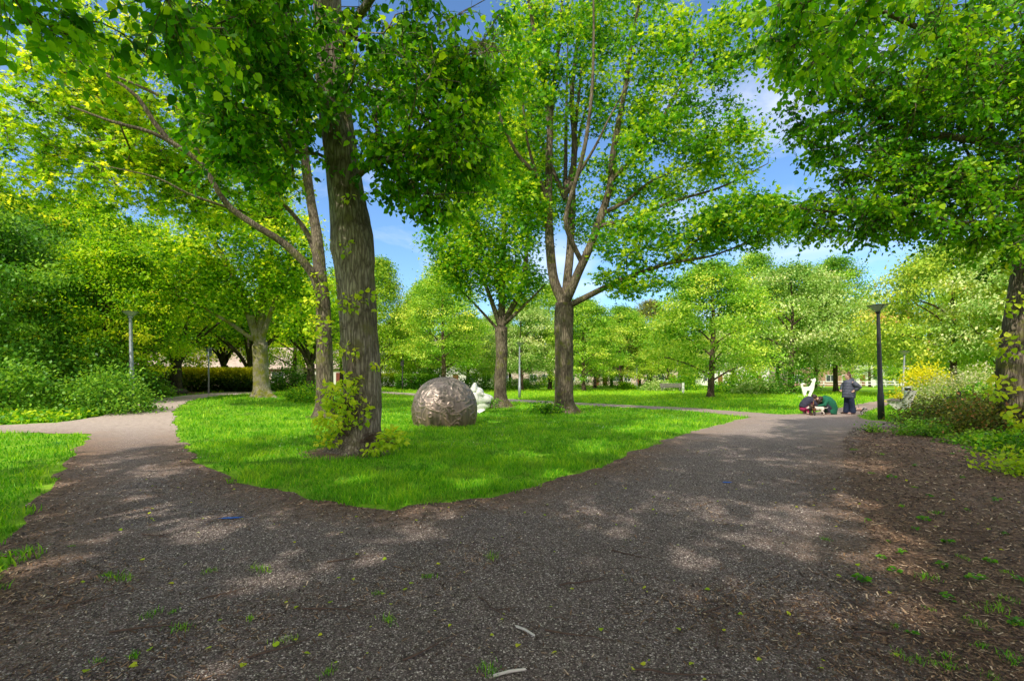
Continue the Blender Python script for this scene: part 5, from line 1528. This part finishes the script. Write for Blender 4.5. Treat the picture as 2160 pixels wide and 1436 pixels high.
# ---- white animal head behind the dome
def head():
    c0 = P(1004, 868, 20.6); c0[2] = 0
    root = empty('head_sculpture', c0, 'white animal head sculpture with open muzzle, peeking out from behind the bronze dome', 'sculpture')
    s = 20.6 / F
    def q(px, py, dy=0): return ((px - 1004) * s, dy, (868 - py) * s)
    mb = MB()
    mb.ball(q(1000, 836), (.36, .40, .46), u=24, v=16)
    mb.ball(q(1008, 826), (.26, .33, .26), u=20, v=12)
    mb.rings([q(1006, 838), q(1020, 838), q(1031, 838.5), q(1036, 839)], [.34, .26, .20, .165], 20)       # upper jaw
    mb.ball(q(1036, 836), (.09, .13, .09))
    mb.rings([q(1004, 848), q(1018, 850), q(1030, 851), q(1033, 851)], [.28, .20, .13, .09], 18)      # lower jaw
    for sy in (-1, 1):
        mb.rings([q(1000, 820, sy * .22), q(1001, 812, sy * .25), q(1002.5, 803.5, sy * .25)], [.17, .12, .03], 12)   # ears
        mb.ball(q(1017, 829, sy * .20), (.10, .08, .08))
    mb.rings([q(1003, 855), q(1006, 862), q(1010, 868)], [.30, .24, .23], 18)
    mb.rings([q(1008, 865), q(1010, 868.6)], [.24, .36], 20)
    o = mb.fused('head', M['white_paint'], root, .02, 6)
    # mouth line and eye hollows
    m2 = MB()
    for sy in (-1, 1):
        m2.ball(q(1016.5, 829, sy * .285), (.05, .02, .05), u=12, v=8)
    m2.obj('eyes', M['concrete'], root, True)
    m3 = MB().prism([((1023 - 1004) * s, (868 - 846) * s), ((1036 - 1004) * s, (868 - 847.5) * s), ((1036 - 1004) * s, (868 - 846.2) * s)], -.215, .215)
    m3.obj('mouth', M['pole_dark'], root)
head()


# ---- white cut-out dog
def cutout():
    g = np.array([*at(1705, 38.5), 0.0])
    root = empty('dog_sculpture', g, 'flat white cut-out dog sculpture with curled tail, standing on the far lawn', 'sculpture')
    k = 38.5 / F / 8
    pts = [(300, 405), (280, 388), (250, 396), (233, 425), (236, 465), (252, 505), (262, 560), (285, 618), (322, 618), (314, 570), (334, 518), (384, 518), (374, 560), (350, 618), (388, 618), (412, 570),
           (436, 520), (452, 470), (458, 425), (462, 385), (482, 345), (474, 314), (458, 310), (444, 332), (408, 324), (400, 342), (416, 356), (420, 378), (408, 402), (396, 432), (372, 452), (300, 456), (268, 458), (258, 430), (272, 410), (290, 412)]
    MB().prism([((a - 357) * k, (618 - b) * k + .03) for a, b in pts], -.045, .045).obj('silhouette', M['white_paint'], root)
    MB().box((-.1, 0, .02), (1.25, .6, .06), bevel=.01).obj('base', M['concrete'], root)
cutout()


# ---- lamps
def lamp(x, y, h, r, mat, label, lean=0.0, group='cone topped lamp posts'):
    root = empty('street_lamp', (x, y, float(gz(x, y))), label, 'street lamp', group)
    root.rotation_euler = (0, -lean, 0)
    MB().rings([(0, 0, -.05), (0, 0, .9), (0, 0, .92), (0, 0, h - .42), (0, 0, h - .30)], [r * 1.25, r * 1.2, r, r * .62, r * .62], 16).obj('pole', mat, root, True)
    MB().rings([(0, 0, h - .32), (0, 0, h - .26)], [r * .95, r * .95], 16).obj('collar', mat, root)
    MB().rings([(0, 0, h - .25), (0, 0, h - .05)], [.07, .31], 28, cap=True).obj('glass', M['lamp_glass'], root)
    MB().rings([(0, 0, h - .048), (0, 0, h - .035), (0, 0, h - .015), (0, 0, h + .01)], [.335, .34, .22, .02], 32).obj('hood', M['pole_dark'], root, True)
    mb = MB()
    for k in range(3):
        a = k * 2.094 + .4
        mb.rings([(math.cos(a) * .075, math.sin(a) * .075, h - .28), (math.cos(a) * .32, math.sin(a) * .32, h - .045)], [.008, .008], 6)
    mb.obj('bracket', mat, root)
    return root


x, y = GP(1859, 885); lamp(x, y, 4.15, .086, M['pole_dark'], 'dark lamp post nearest the people, standing on the small grass corner on the right', .03)
x, y = at(1904, 31); lamp(x, y, 3.25, .07, M['pole_grey'], 'slim grey lamp post beside the litter bin on the right', -.04)
g = gp(279, 851); lamp(g[0], g[1], 4.3, .10, M['pole_grey'], 'grey lamp post in front of the dark thicket on the left path', .02)
x, y = GP(1096, 839.5); lamp(x, y, 4.15, .085, M['pole_grey'], 'grey lamp post between the two oaks by the thin path')
x, y = at(1343.5, 62); lamp(x, y, 3.1, .07, M['pole_grey'], 'small faraway grey lamp post at the back of the lawn')
x, y = at(849, 51); r_ = lamp(x, y, 4.2, .06, M['pole_dark'], 'thin dark lamp post with a sign, beside the dark hedge left of the dome')
MB().box((0, -.09, 2.85), (.34, .03, .62)).obj('sign_plate', M['pole_dark'], r_)
# grey signpost on the left
g = gp(440, 831)
root = empty('signpost', g, 'grey signpost with blank plate seen from behind, before the golden hedge', 'sign')
MB().rings([(0, 0, -.05), (0, 0, 3.35)], [.055, .05], 12).obj('post', M['pole_grey'], root, True)
MB().box((0, .05, 2.98), (.42, .02, .58), bevel=.008).obj('plate', M['pole_grey'], root)
MB().box((0, .02, 3.1), (.14, .09, .04)).box((0, .02, 2.85), (.14, .09, .04)).obj('clamp', M['pole_grey'], root)
# bollard on the far lawn
x, y = GP(1441, 830)
root = empty('bollard', (x, y, 0), 'white square post standing on the far lawn near the bench', 'post')
MB().box((0, 0, .52), (.17, .17, 1.06), bevel=.015).obj('shaft', M['white_paint'], root)
MB().box((0, 0, 1.065), (.19, .19, .03), bevel=.008).obj('cap', M['pole_grey'], root)
# wooden stump post in the right bed
root = empty('stump_post', (*at(2022, 17.2), 0), 'short dark wooden post poking out of the right bed', 'post')
MB().rings([(0, 0, -.05), (0, 0, .5), (0.01, 0, 1.0), (.01, 0, 1.03)], [.075, .072, .068, .05], 12).obj('shaft', M['old_wood'], root, True)
# cut log
g = gp(370, 833)
root = empty('cut_log', (g[0] + .05, g[1] - .35, g[2]), 'sawn log lying at the foot of the forked maple', 'log')
MB().rings([(-.15, 0, .2), (.0, .4, .2), (.1, 1.1, .2)], [.22, .215, .21], 16).obj('wood', M['old_wood'], root, True)
MB().rings([(-.155, -.012, .2), (-.15, 0, .2)], [.20, .20], 16).obj('sawn_face', M['cut_wood'], root)
# low wall and rail stake in the left group
root = empty('low_wall', (*at(603, 44), 0.3), 'low dark timber wall between the pale maple and the leaning lime', 'wall')
mb = MB()
for k in range(3): mb.box((0, 0, .12 + .2 * k), (3.6, .16, .185), bevel=.015)
mb.obj('timbers', M['old_wood'], root)
mb = MB()
for xx in (-1.5, 0, 1.5): mb.box((xx, .14, .33), (.14, .12, .7), bevel=.01)
mb.obj('uprights', M['old_wood'], root)
g = gp(404, 829)
root = empty('stake', g, 'thin dark stake with small cross piece left of the grey signpost', 'stake')
MB().rings([(0, 0, -.05), (.01, 0, .55)], [.03, .028], 8).obj('shaft', M['old_wood'], root)
MB().box((-.13, -.03, .5), (.34, .03, .05)).obj('cross_piece', M['old_wood'], root)


# ---- benches
def bench(loc, rz, label, L=1.9):
    root = empty('park_bench', loc, label, 'bench', 'park benches', rz)
    # local: x = facing direction, y = length
    for sy in (-1, 1):
        MB().prism([(-.22, 0), (.10, 0), (.50, .40), (.46, .44), (-.02, .38), (-.40, .90), (-.50, .86)], sy * L * .40 - .07, sy * L * .40 + .07).obj('support', M['concrete'], root)
    mb = MB()
    for k in range(3): mb.box((.06 + k * .16, 0, .435 + k * .012), (.14, L, .045), bevel=.006)
    mb.obj('seat', M['bench_wood'], root)
    mb = MB()
    for k in range(3):
        t = .12 + k * .15
        mb.box((-.05 - t * .64, 0, .42 + t * 1.0), (.045, L, .13), rot=Matrix.Rotation(-.57, 3, 'Y'), bevel=.006)
    mb.obj('backrest', M['bench_wood'], root)
    return root


x, y = at(1902, 23.0); bench((x, y, 0), R(136), 'bench seen end-on with pale concrete supports, right of the dark lamp post')
x, y = at(1417, 54); bench((x, y, 0), -PI / 2 + .1, 'distant wooden bench at the back of the far lawn, left of the white post', 2.6)
# ---- litter bin
x, y = at(1916, 26.5)
root = empty('litter_bin', (x, y, 0), 'round steel litter bin with a domed lid behind the end-on bench', 'litter bin')
MB().rings([(0, 0, .08), (0, 0, .10), (0, 0, .78), (0, 0, .80)], [.19, .20, .20, .19], 28).obj('body', M['bin_steel'], root, True)
MB().rings([(0, 0, .80), (0, 0, .96)], [.15, .15], 24).obj('opening', M['pole_dark'], root, True)
MB().rings([(0, 0, .955), (0, 0, .985), (0, 0, 1.02), (0, 0, 1.05)], [.205, .205, .15, .02], 28).obj('lid', M['bin_steel'], root, True)
MB().rings([(0, 0, -.02), (0, 0, .09)], [.05, .05], 12).obj('foot', M['pole_dark'], root)
print('furniture', round(time.time() - T0, 1))


# ================================================================== PEOPLE AND DOGS
def hand(mb, p, d, r=.017, curl=.5):
    """palm with five fingers, p = wrist, d = direction of the fingers"""
    d = Vector(d).normalized(); side = d.orthogonal().normalized(); nrm = d.cross(side)
    p = Vector(p)
    mb.ball(p + d * .045, (.042, .042, .042), u=10, v=6)
    for k in range(4):
        b = p + d * .075 + side * (k - 1.5) * .020
        L = (.062, .074, .070, .052)[k]
        mb.rings([b - d * .02, b + d * L * .5, b + d * L + nrm * L * curl], [.0125, .0115, .0095], 6)
    b = p + d * .03 + side * -.035
    mb.rings([b, b - side * .025 + d * .03, b - side * .028 + d * .06], [.014, .012, .010], 6)


def face(mb, c, f, s=1.0):
    """head at c looking along f"""
    c = Vector(c); f = Vector(f).normalized(); up = Vector((0, 0, 1)); up = (up - f * up.dot(f)).normalized(); side = f.cross(up)
    rot = Matrix((side, f, up)).transposed()
    mb.ball(c, (.077 * s, .098 * s, .115 * s), rot, 18, 12)
    mb.ball(c + f * .03 * s - up * .055 * s, (.055 * s, .068 * s, .065 * s), rot, 14, 8)
    mb.rings([c + f * .085 * s + up * .012 * s, c + f * .112 * s - up * .022 * s], [.012 * s, .018 * s], 8)
    for q in (-1, 1):
        mb.ball(c + side * q * .078 * s - up * .005 * s, (.012 * s, .022 * s, .032 * s), rot, 8, 6)
        mb.ball(c + side * q * .032 * s + f * .083 * s + up * .022 * s, (.022 * s, .012 * s, .012 * s), rot, 8, 6)
    mb.ball(c + f * .088 * s - up * .052 * s, (.028 * s, .012 * s, .010 * s), rot, 8, 6)
    return side, up


def standing():
    x, y = GP(1790, 873.5)
    root = empty('person', (x, y, .012), 'person standing in a long grey blue padded coat and wide dark jeans, hand on hip', 'person', 'people on the path')
    # looks to the left of the photo (-x), a little away
    mb = MB()
    f = Vector((-.93, .25, -.18))
    face(mb, (-.03, .02, 1.55), f)
    mb.rings([(.03, 0, 1.36), (-.0, .01, 1.47)], [.062, .055], 12)
    mb.rings([(.02, 0, .86), (.03, 0, 1.1), (.035, 0, 1.33), (.03, 0, 1.40)], [.15, .15, .17, .08], 16)
    for sy, dx in ((-1, .05), (1, -.04)):
        mb.rings([(.02, sy * .09, .90), (.02 + dx * .5, sy * .10, .48), (.03 + dx, sy * .11, .06)], [.09, .06, .045], 12)
        mb.rings([(.03 + dx, sy * .11, .04), (-.13 + dx, sy * .12, .035)], [.045, .035], 10)
    mb.rings([(.03, -.19, 1.32), (.17, -.25, 1.12), (.10, -.22, .98)], [.05, .042, .032], 10)
    hand(mb, (.10, -.22, .98), (-.75, .1, -.5))
    mb.rings([(.03, .19, 1.32), (-.05, .24, 1.08), (-.16, .17, .95)], [.05, .042, .032], 10)
    hand(mb, (-.16, .17, .95), (-.7, -.3, -.1))
    mb.fused('body', M['skin'], root, .011, 2)
    # coat: quilted tube with rolls, sleeves, hood
    mb = MB()
    zs = np.linspace(.66, 1.40, 34)
    prof = np.interp(zs, [.66, .72, .95, 1.15, 1.3, 1.37, 1.40], [.235, .245, .232, .222, .212, .16, .11])
    roll = .014 * np.abs(np.sin((zs - .66) / .115 * PI))
    mb.rings([(np.interp(z, [.66, 1.4], [.0, .035]), 0, z) for z in zs], list(prof + roll), 24, sq=.86)
    mb.rings([(.05, -.20, 1.31), (.13, -.29, 1.20), (.235, -.31, 1.10), (.15, -.27, 1.03), (.085, -.235, .99)], [.095, .098, .095, .080, .062], 14)
    mb.rings([(.03, .20, 1.31), (-.02, .29, 1.18), (-.06, .28, 1.07), (-.15, .19, .97)], [.095, .095, .09, .065], 14)
    mb.rings([(.13, -.04, 1.36), (.15, .02, 1.42), (.13, .09, 1.37)], [.075, .09, .07], 12)
    mb.rings([(.05, -.12, 1.40), (.02, .0, 1.43), (.05, .12, 1.40)], [.05, .055, .05], 10)
    coat = mb.fused('coat', M['puffer'], root, .014, 2)
    mb = MB().rings([(-.275, 0, .67), (-.262, .0, 1.0), (-.235, .01, 1.25), (-.15, .01, 1.39)], [.012] * 4, 6)
    mb.obj('zip', M['pole_dark'], coat)
    # wide jeans
    mb = MB()
    for sy, dx in ((-1, .055), (1, -.05)):
        mb.rings([(.02, sy * .085, .92), (.02 + dx * .4, sy * .10, .6), (.03 + dx, sy * .11, .25), (.03 + dx, sy * .115, .045)], [.125, .108, .105, .118], 16)
    mb.ball((.02, 0, .88), (.19, .17, .12))
    mb.fused('jeans', M['jeans'], root, .014, 2)
    for sy, dx, mt in ((-1, .06, 'shoe_pink'), (1, -.06, 'shoe_dark')):
        MB().rings([(.12 + dx, sy * .11, .045), (0 + dx, sy * .115, .055), (-.12 + dx, sy * .12, .04), (-.185 + dx, sy * .12, .03)], [.035, .048, .045, .022], 12, sq=.8).obj('shoe', M[mt], root, True)
    mb = MB()
    mb.ball((.005, .02, 1.585), (.105, .095, .105), u=18, v=12); mb.ball((.045, .02, 1.52), (.075, .085, .10)); mb.ball((.01, .0, 1.715), (.055, .055, .06)); mb.ball((.055, .02, 1.45), (.07, .09, .06))
    mb.fused('hair', M['hair_brown'], root, .012, 2)
    return x, y


sx_, sy_ = standing()


def crouch(px, py, fx, label, coat_mat, low_mat, big, hair_dir):
    """fx = +1 facing right, -1 facing left; squatting, leaning far forward"""
    x, y = GP(px, py)
    root = empty('person', (x, y, .012), label, 'person', 'people on the path', 0 if fx > 0 else PI)
    # local +x = facing
    hc = Vector((.27, 0, .665)) if not big else Vector((.245, 0, .60))
    mb = MB()
    face(mb, hc, (.62, 0, -.78), .97)
    mb.rings([hc + Vector((-.07, 0, 0)), Vector((.10, 0, .60))], [.055, .06], 10)
    mb.rings([(-.24, 0, .26), (-.16, 0, .42), (.0, 0, .55), (.11, 0, .60)], [.15, .15, .155, .10], 16)
    for s in (-1, 1):
        mb.rings([(-.22, s * .09, .24), (.08, s * .13, .40), (.10, s * .13, .38)], [.085, .07, .06], 12)
        mb.rings([(.09, s * .13, .39), (-.10, s * .12, .10), (-.11, s * .12, .06)], [.062, .042, .035], 12)
        mb.rings([(-.12, s * .12, .04), (.05, s * .13, .03)], [.04, .034], 10)
        w_ = Vector((.40, s * .07, .30 + .03 * s))
        mb.rings([(.05, s * .18, .56), (.18, s * .2, .38), w_], [.048, .04, .03], 10)
        hand(mb, w_, (.8, -s * .2, -.35))
    mb.fused('body', M['skin'], root, .011, 2)
    mb = MB()
    if big:   # coat hanging to the ground all round the back
        mb.rings([(.14, 0, .61), (.05, 0, .60), (-.08, 0, .54), (-.21, 0, .40), (-.27, 0, .24), (-.24, 0, .06), (-.22, 0, .012)], [.10, .175, .205, .215, .205, .20, .19], 22, sq=1.15)
        mb.rings([(-.06, 0, .30), (.02, 0, .28)], [.20, .12], 16)
    else:
        mb.rings([(.15, 0, .63), (.06, 0, .60), (-.06, 0, .52), (-.18, 0, .38), (-.24, 0, .25)], [.09, .165, .185, .185, .17], 22, sq=1.1)
    for s in (-1, 1):
        mb.rings([(.04, s * .17, .57), (.17, s * .215, .39), (.31, s * .125, .335 + .02 * s), (.385, s * .08, .305 + .028 * s)], [.08, .07, .057, .047], 12)
    mb.fused('coat', coat_mat, root, .013, 3)
    mb = MB()
    for s in (-1, 1):
        mb.rings([(-.22, s * .09, .22), (.07, s * .13, .385), (.105, s * .13, .37)], [.11, .088, .075], 12)
        mb.rings([(.09, s * .13, .38), (-.09, s * .12, .11), (-.10, s * .12, .07)], [.076, .056, .05], 12)
    mb.ball((-.24, 0, .22), (.13, .17, .12))
    mb.fused('trousers', low_mat, root, .013, 2)
    for s in (-1, 1):
        MB().rings([(-.16, s * .12, .05), (-.08, s * .122, .055), (.03, s * .13, .04), (.09, s * .13, .028)], [.032, .046, .043, .022], 12, sq=.8).obj('shoe', M['shoe_dark'] if big else M['shoe_pink'], root, True)
    mb = MB()
    mb.ball(hc + Vector((-.035, 0, .045)), (.108, .100, .105), u=18, v=12)
    if big:
        for s in (-1, 0, 1):
            mb.rings([hc + Vector((.0, s * .06, .06)), hc + Vector((.07, s * .085, -.06)), hc + Vector((.10, s * .08, -.2))], [.06, .05, .02], 10)
    else:
        mb.ball(hc + Vector((-.09, 0, .11)), .055)
        mb.rings([hc + Vector((-.03, 0, .0)), hc + Vector((-.05, 0, -.06))], [.085, .05], 10)
    mb.fused('hair', M['hair'], root, .012, 2)
    return x, y


ax_, ay_ = crouch(1706, 873.5, 1, 'person crouching in a dark navy jacket and magenta trousers, bending over the dogs', M['navy'], M['magenta'], False, 1)
bx_, by_ = crouch(1741, 874, -1, 'person crouching in a long bottle green coat, dark hair hanging forward', M['green_coat'], M['navy'], True, -1)


def dog(loc, rz, s, label, mat, tail, headdrop=0.0, coat=None, legmat=None):
    root = empty('dog', loc, label, 'dog', 'dogs on the path', rz)
    mb = MB()
    q = lambda a, b, c: (a * s, b * s, c * s)
    mb.rings([q(-.27, 0, .345), q(-.18, 0, .335), q(-.02, 0, .325), q(.14, 0, .32), q(.22, 0, .345)], [.075 * s, .092 * s, .098 * s, .118 * s, .085 * s], 16)
    hz = .50 - headdrop
    mb.rings([q(.17, 0, .36), q(.27, 0, .40 - headdrop * .5), q(.33, 0, hz)], [.085 * s, .066 * s, .062 * s], 12)
    mb.ball(q(.36, 0, hz + .01), (.085 * s, .070 * s, .068 * s))
    mb.rings([q(.40, 0, hz - .005), q(.485, 0, hz - .03)], [.045 * s, .030 * s], 10)
    for y_ in (-1, 1):
        mb.rings([q(.33, y_ * .055, hz + .05), q(.335, y_ * .088, hz - .01), q(.345, y_ * .085, hz - .07)], [.022 * s, .034 * s, .012 * s], 8)       # hanging ear
        mb.rings([q(.17, y_ * .065, .30), q(.155, y_ * .066, .17), q(.175, y_ * .066, .03), q(.195, y_ * .066, .016)], [.046 * s, .030 * s, .024 * s, .026 * s], 10)
        mb.rings([q(-.22, y_ * .062, .31), q(-.165, y_ * .07, .20), q(-.265, y_ * .068, .115), q(-.245, y_ * .068, .025), q(-.215, y_ * .068, .016)], [.066 * s, .042 * s, .026 * s, .022 * s, .026 * s], 10)
    if tail == 'up': mb.rings([q(-.28, 0, .37), q(-.35, 0, .47), q(-.37, 0, .60), q(-.33, 0, .68)], [.030 * s, .026 * s, .019 * s, .009 * s], 8)
    else: mb.rings([q(-.28, 0, .37), q(-.37, 0, .36), q(-.45, 0, .42)], [.028 * s, .02 * s, .008 * s], 8)
    mb.fused('body', mat, root, .011 * max(.6, s), 2)
    MB().ball(q(.50, 0, hz - .025), .014 * s).obj('nose', M['pole_dark'], root)
    if coat is not None:
        MB().rings([q(-.14, 0, .337), q(0, 0, .33), q(.15, 0, .33)], [.105 * s, .112 * s, .128 * s], 16, cap=False).obj('dog_coat', coat, root, True)
    return root


x, y = GP(1705, 875); dog((x, y - .25, .012), 1.15, .92, 'brown and black dog with raised tail, seen from behind before the crouching pair', M['fur_tri'], 'up', .08)
x, y = GP(1722, 875.5); dog((x - .02, y - .12, .012), 2.7, .80, 'white and brown dog facing the brown one, under the green coat sleeves', M['fur_white'], 'down', .14)
x, y = GP(1811, 874); dog((x, y, .012), -.3, .62, 'small black and white dog in a pink coat on a leash beside the standing person', M['fur_small'], 'up', .12, M['shoe_pink'])
hx, hy = sx_ + .08, sy_ - .20
pts = [Vector((hx, hy, .96)), Vector((hx + .1, hy + .02, .62)), Vector((x - .06, y - .06, .36)), Vector((x + .03, y - .005, .23))]
MB().rings(pts, [.007] * 4, 6).obj('leash', M['leash'])
tag(bpy.data.objects['leash'], 'thin dark leash running from the standing person down to the small dog', 'leash')
print('people', round(time.time() - T0, 1))


# ================================================================== BUILDINGS
M['brick'] = None
def brick_mat(name, c1, c2, mortar):
    m, nt, out = new_mat(name)
    v = coords(nt)
    b = nt.nodes.new('ShaderNodeTexBrick'); b.inputs['Scale'].default_value = 4.5
    for k, c in (('Color1', c1), ('Color2', c2), ('Mortar', mortar)): b.inputs[k].default_value = (*c, 1)
    b.inputs['Mortar Size'].default_value = .02
    mp_ = nt.nodes.new('ShaderNodeMapping'); mp_.inputs['Rotation'].default_value = (PI / 2, 0, 0)
    nt.links.new(v, mp_.inputs['Vector']); nt.links.new(mp_.outputs[0], b.inputs['Vector'])
    principled(nt, out, b.outputs['Color'], .9)
    return m
M['brick'] = brick_mat('red brick', (.32, .15, .10), (.40, .20, .13), (.45, .40, .36))
M['brick_pale'] = brick_mat('pale pink brick', (.52, .38, .32), (.60, .46, .38), (.6, .55, .5))
M['render'] = flat_mat('white render', (.78, .76, .72), .85, 0, .06, 1)
M['tiles'] = flat_mat('weathered pinkish roof tiles', (.46, .36, .33), .85, 0, .2, 3, .4)
M['glass'] = flat_mat('window glass', (.05, .06, .07), .08, 0, .2)
M['door'] = flat_mat('dark red door', (.22, .06, .04), .5)


def house(loc, rz, w, d, eave, ridge, wall, label, nwin, floors, door=True, flat=False, group=None):
    root = empty('house', loc, label, 'house', group, rz)
    # local: front faces -y
    wl = MB()
    if flat: wl.box((0, d / 2, eave / 2), (w, d, eave))
    else:
        wl.prism([(0, 0), (d, 0), (d, eave), (d / 2, ridge), (0, eave)], -w / 2, w / 2)
        for v_ in wl.bm.verts: v_.co = Vector((v_.co.y, v_.co.x, v_.co.z))
    wl.obj('wall', wall, root)
    if flat:
        MB().box((0, d / 2, eave + .11), (w + .5, d + .5, .22)).obj('roof', M['render'], root)
    else:
        mb = MB()
        sl = math.atan2(ridge - eave, d / 2); ln = math.hypot(ridge - eave, d / 2) + .5
        for s in (-1, 1):
            c_ = Vector((0, d / 2 + s * (d / 4 + .17 * math.cos(sl)), (eave + ridge) / 2 + .10 - .17 * math.sin(sl)))
            mb.box(c_, (w + .5, ln, .14), rot=Matrix.Rotation(-s * sl, 3, 'X'))
        rf = mb.obj('roof', M['tiles'], root)
        MB().box((w * .25, d * .5, ridge + .45), (.7, .7, 1.1)).obj('chimney', M['brick'], rf)
    fh = eave / floors
    for fl in range(floors):
        for k in range(nwin):
            xx = -w / 2 + w * (k + .5) / nwin
            if door and fl == 0 and k % 3 == 1:
                dr = MB().box((xx, -.02, 1.08), (.95, .06, 2.1)).obj('door', M['door'], root)
                MB().box((xx + .36, -.07, 1.05), (.05, .06, .14)).obj('handle', M['bin_steel'], dr)
                continue
            ww, hh = w / nwin * .58, fh * .5
            zc = fl * fh + fh * .56
            f = MB()
            for a, b, c_, e in ((0, hh / 2, ww + .16, .09), (0, -hh / 2, ww + .16, .09), (-ww / 2, 0, .09, hh - .09), (ww / 2, 0, .09, hh - .09), (0, 0, .06, hh - .09)):
                f.box((xx + a, -.03, zc + b), (c_, .09, e))
            fo = f.obj('window', M['white_paint'], root)
            MB().box((xx, -.006, zc), (ww - .08, .03, hh - .08)).obj('pane', M['glass'], fo)
    return root


gh = 'houses around the park'
x, y = at(470, 58); house((x, y, .2), .15, 15, 7, 2.5, 5.0, M['brick_pale'], 'low house with weathered pinkish roof behind the golden hedge', 6, 1, group=gh)
x, y = at(330, 64); house((x, y, .2), .3, 10, 7, 2.6, 5.2, M['brick_pale'], 'low house mostly hidden behind the forked maple on the left', 4, 1, group=gh)
x, y = at(640, 66); house((x, y, .1), .1, 12, 7, 2.8, 5.4, M['render'], 'pale low house behind the leaning lime', 5, 1, group=gh)
x, y = at(880, 82); house((x, y, 0), .02, 26, 9, 5.6, 8.5, M['render'], 'long white house row behind the bronze dome', 10, 2, group=gh)
x, y = at(1165, 96); house((x, y, 0), 0, 20, 9, 5.4, 8.2, M['brick_pale'], 'pinkish brick house row seen between the two oaks', 8, 2, group=gh)
x, y = at(1335, 98); house((x, y, 0), -.05, 18, 9, 5.4, 8.2, M['brick_pale'], 'pale brick house row right of the forked oak, behind the far trees', 8, 2, group=gh)
x, y = at(1735, 88); house((x, y, 0), -.1, 11, 9, 5.0, 8.0, M['brick'], 'red brick house behind the cut-out dog', 4, 2, group=gh)
x, y = at(1865, 92); house((x, y, 0), -.15, 15, 10, 4.2, 4.2, M['render'], 'flat roofed white school building behind the dark lamp post', 6, 1, flat=True, group=gh)
x, y = at(1560, 100); house((x, y, 0), 0, 16, 9, 5.4, 8.2, M['render'], 'white house row hidden behind the blossom tree', 6, 2, group=gh)
# white goal-like rail in front of the school
root = empty('white_fence', (*at(1790, 78), 0), 'low white rail fence in front of the white school building', 'fence')
for k in range(9): MB().box((-8 + 2 * k, 0, .5), (.09, .09, 1.0)).obj('post', M['white_paint'], root)
MB().box((0, -.065, .92), (16.2, .035, .1)).box((0, -.065, .5), (16.2, .035, .1)).obj('rail', M['white_paint'], root)

# ================================================================== CAMERA, SUN, SKY
cam = bpy.data.cameras.new('camera'); cam.sensor_width = 36; cam.lens = F / 2160 * 36
cam.shift_y = (HY - 718) / 2160; cam.clip_end = 3000; cam.clip_start = 0.05
co = bpy.data.objects.new('camera', cam); link(co); co.location = (0, 0, H); co.rotation_euler = (PI / 2, 0, 0)
sc.camera = co
sun = bpy.data.lights.new('sun', 'SUN'); sun.energy = 5.0; sun.angle = R(0.55); sun.color = (1.0, 0.93, 0.80)
so = bpy.data.objects.new('sun', sun); link(so)
ax, ay = SUN_AZ; nn = math.hypot(ax, ay); ax, ay = ax / nn, ay / nn
sd = Vector((ax * math.cos(SUN_EL), ay * math.cos(SUN_EL), math.sin(SUN_EL)))
so.rotation_euler = sd.to_track_quat('Z', 'Y').to_euler(); so.location = sd * 60
w = bpy.data.worlds.new('World'); sc.world = w; w.use_nodes = True
nt = w.node_tree
bg = nt.nodes['Background']; bg.inputs['Strength'].default_value = 0.15
sky = nt.nodes.new('ShaderNodeTexSky'); sky.sky_type = 'NISHITA'; sky.sun_disc = False
sky.sun_elevation = SUN_EL; sky.sun_rotation = math.atan2(ax, ay)
sky.air_density = 1.0; sky.dust_density = 0.6; sky.ozone_density = 2.5
tc = nt.nodes.new('ShaderNodeTexCoord')
mp = nt.nodes.new('ShaderNodeMapping'); mp.inputs['Scale'].default_value = (1, 1, 2.2)
nt.links.new(tc.outputs['Generated'], mp.inputs['Vector'])
cl = ramp(nt, noise(nt, mp.outputs['Vector'], 3.2, 7, 0.58, 0.4), [(0.50, 0.0), (0.78, 0.7)])
skc = mixc(nt, 1.0, sky.outputs[0], (1.05, 1.32, 1.55), 'MULTIPLY')
cc = mixc(nt, cl, skc, (8.2, 8.6, 9.2))
# a bright broken cloud bank, added unseen to fill the shade, overhead and behind the viewpoint, blue sky in front
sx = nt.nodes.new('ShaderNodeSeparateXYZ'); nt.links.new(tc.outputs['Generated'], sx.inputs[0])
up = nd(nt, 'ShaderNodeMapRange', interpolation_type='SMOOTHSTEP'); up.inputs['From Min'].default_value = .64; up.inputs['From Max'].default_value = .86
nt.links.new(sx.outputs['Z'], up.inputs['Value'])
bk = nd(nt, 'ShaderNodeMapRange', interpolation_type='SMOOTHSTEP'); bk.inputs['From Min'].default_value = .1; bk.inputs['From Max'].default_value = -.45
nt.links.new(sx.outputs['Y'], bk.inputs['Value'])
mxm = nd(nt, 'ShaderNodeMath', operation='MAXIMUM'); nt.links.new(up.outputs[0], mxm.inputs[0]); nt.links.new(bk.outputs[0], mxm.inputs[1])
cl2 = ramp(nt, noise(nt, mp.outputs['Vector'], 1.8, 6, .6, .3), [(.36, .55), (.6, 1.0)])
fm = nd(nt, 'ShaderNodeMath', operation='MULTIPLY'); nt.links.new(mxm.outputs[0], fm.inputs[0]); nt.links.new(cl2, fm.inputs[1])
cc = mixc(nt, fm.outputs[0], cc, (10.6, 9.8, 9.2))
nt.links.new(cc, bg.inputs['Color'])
sc.view_settings.view_transform = 'Standard'; sc.view_settings.look = 'None'; sc.view_settings.exposure = 0; sc.view_settings.gamma = 1
sc.render.engine = 'CYCLES'
c = sc.cycles
c.max_bounces = 9; c.diffuse_bounces = 6; c.glossy_bounces = 2; c.transmission_bounces = 6; c.transparent_max_bounces = 4
c.caustics_reflective = False; c.caustics_refractive = False
c.use_denoising = True
c.sample_clamp_indirect = 6
print('total script', round(time.time() - T0, 1))
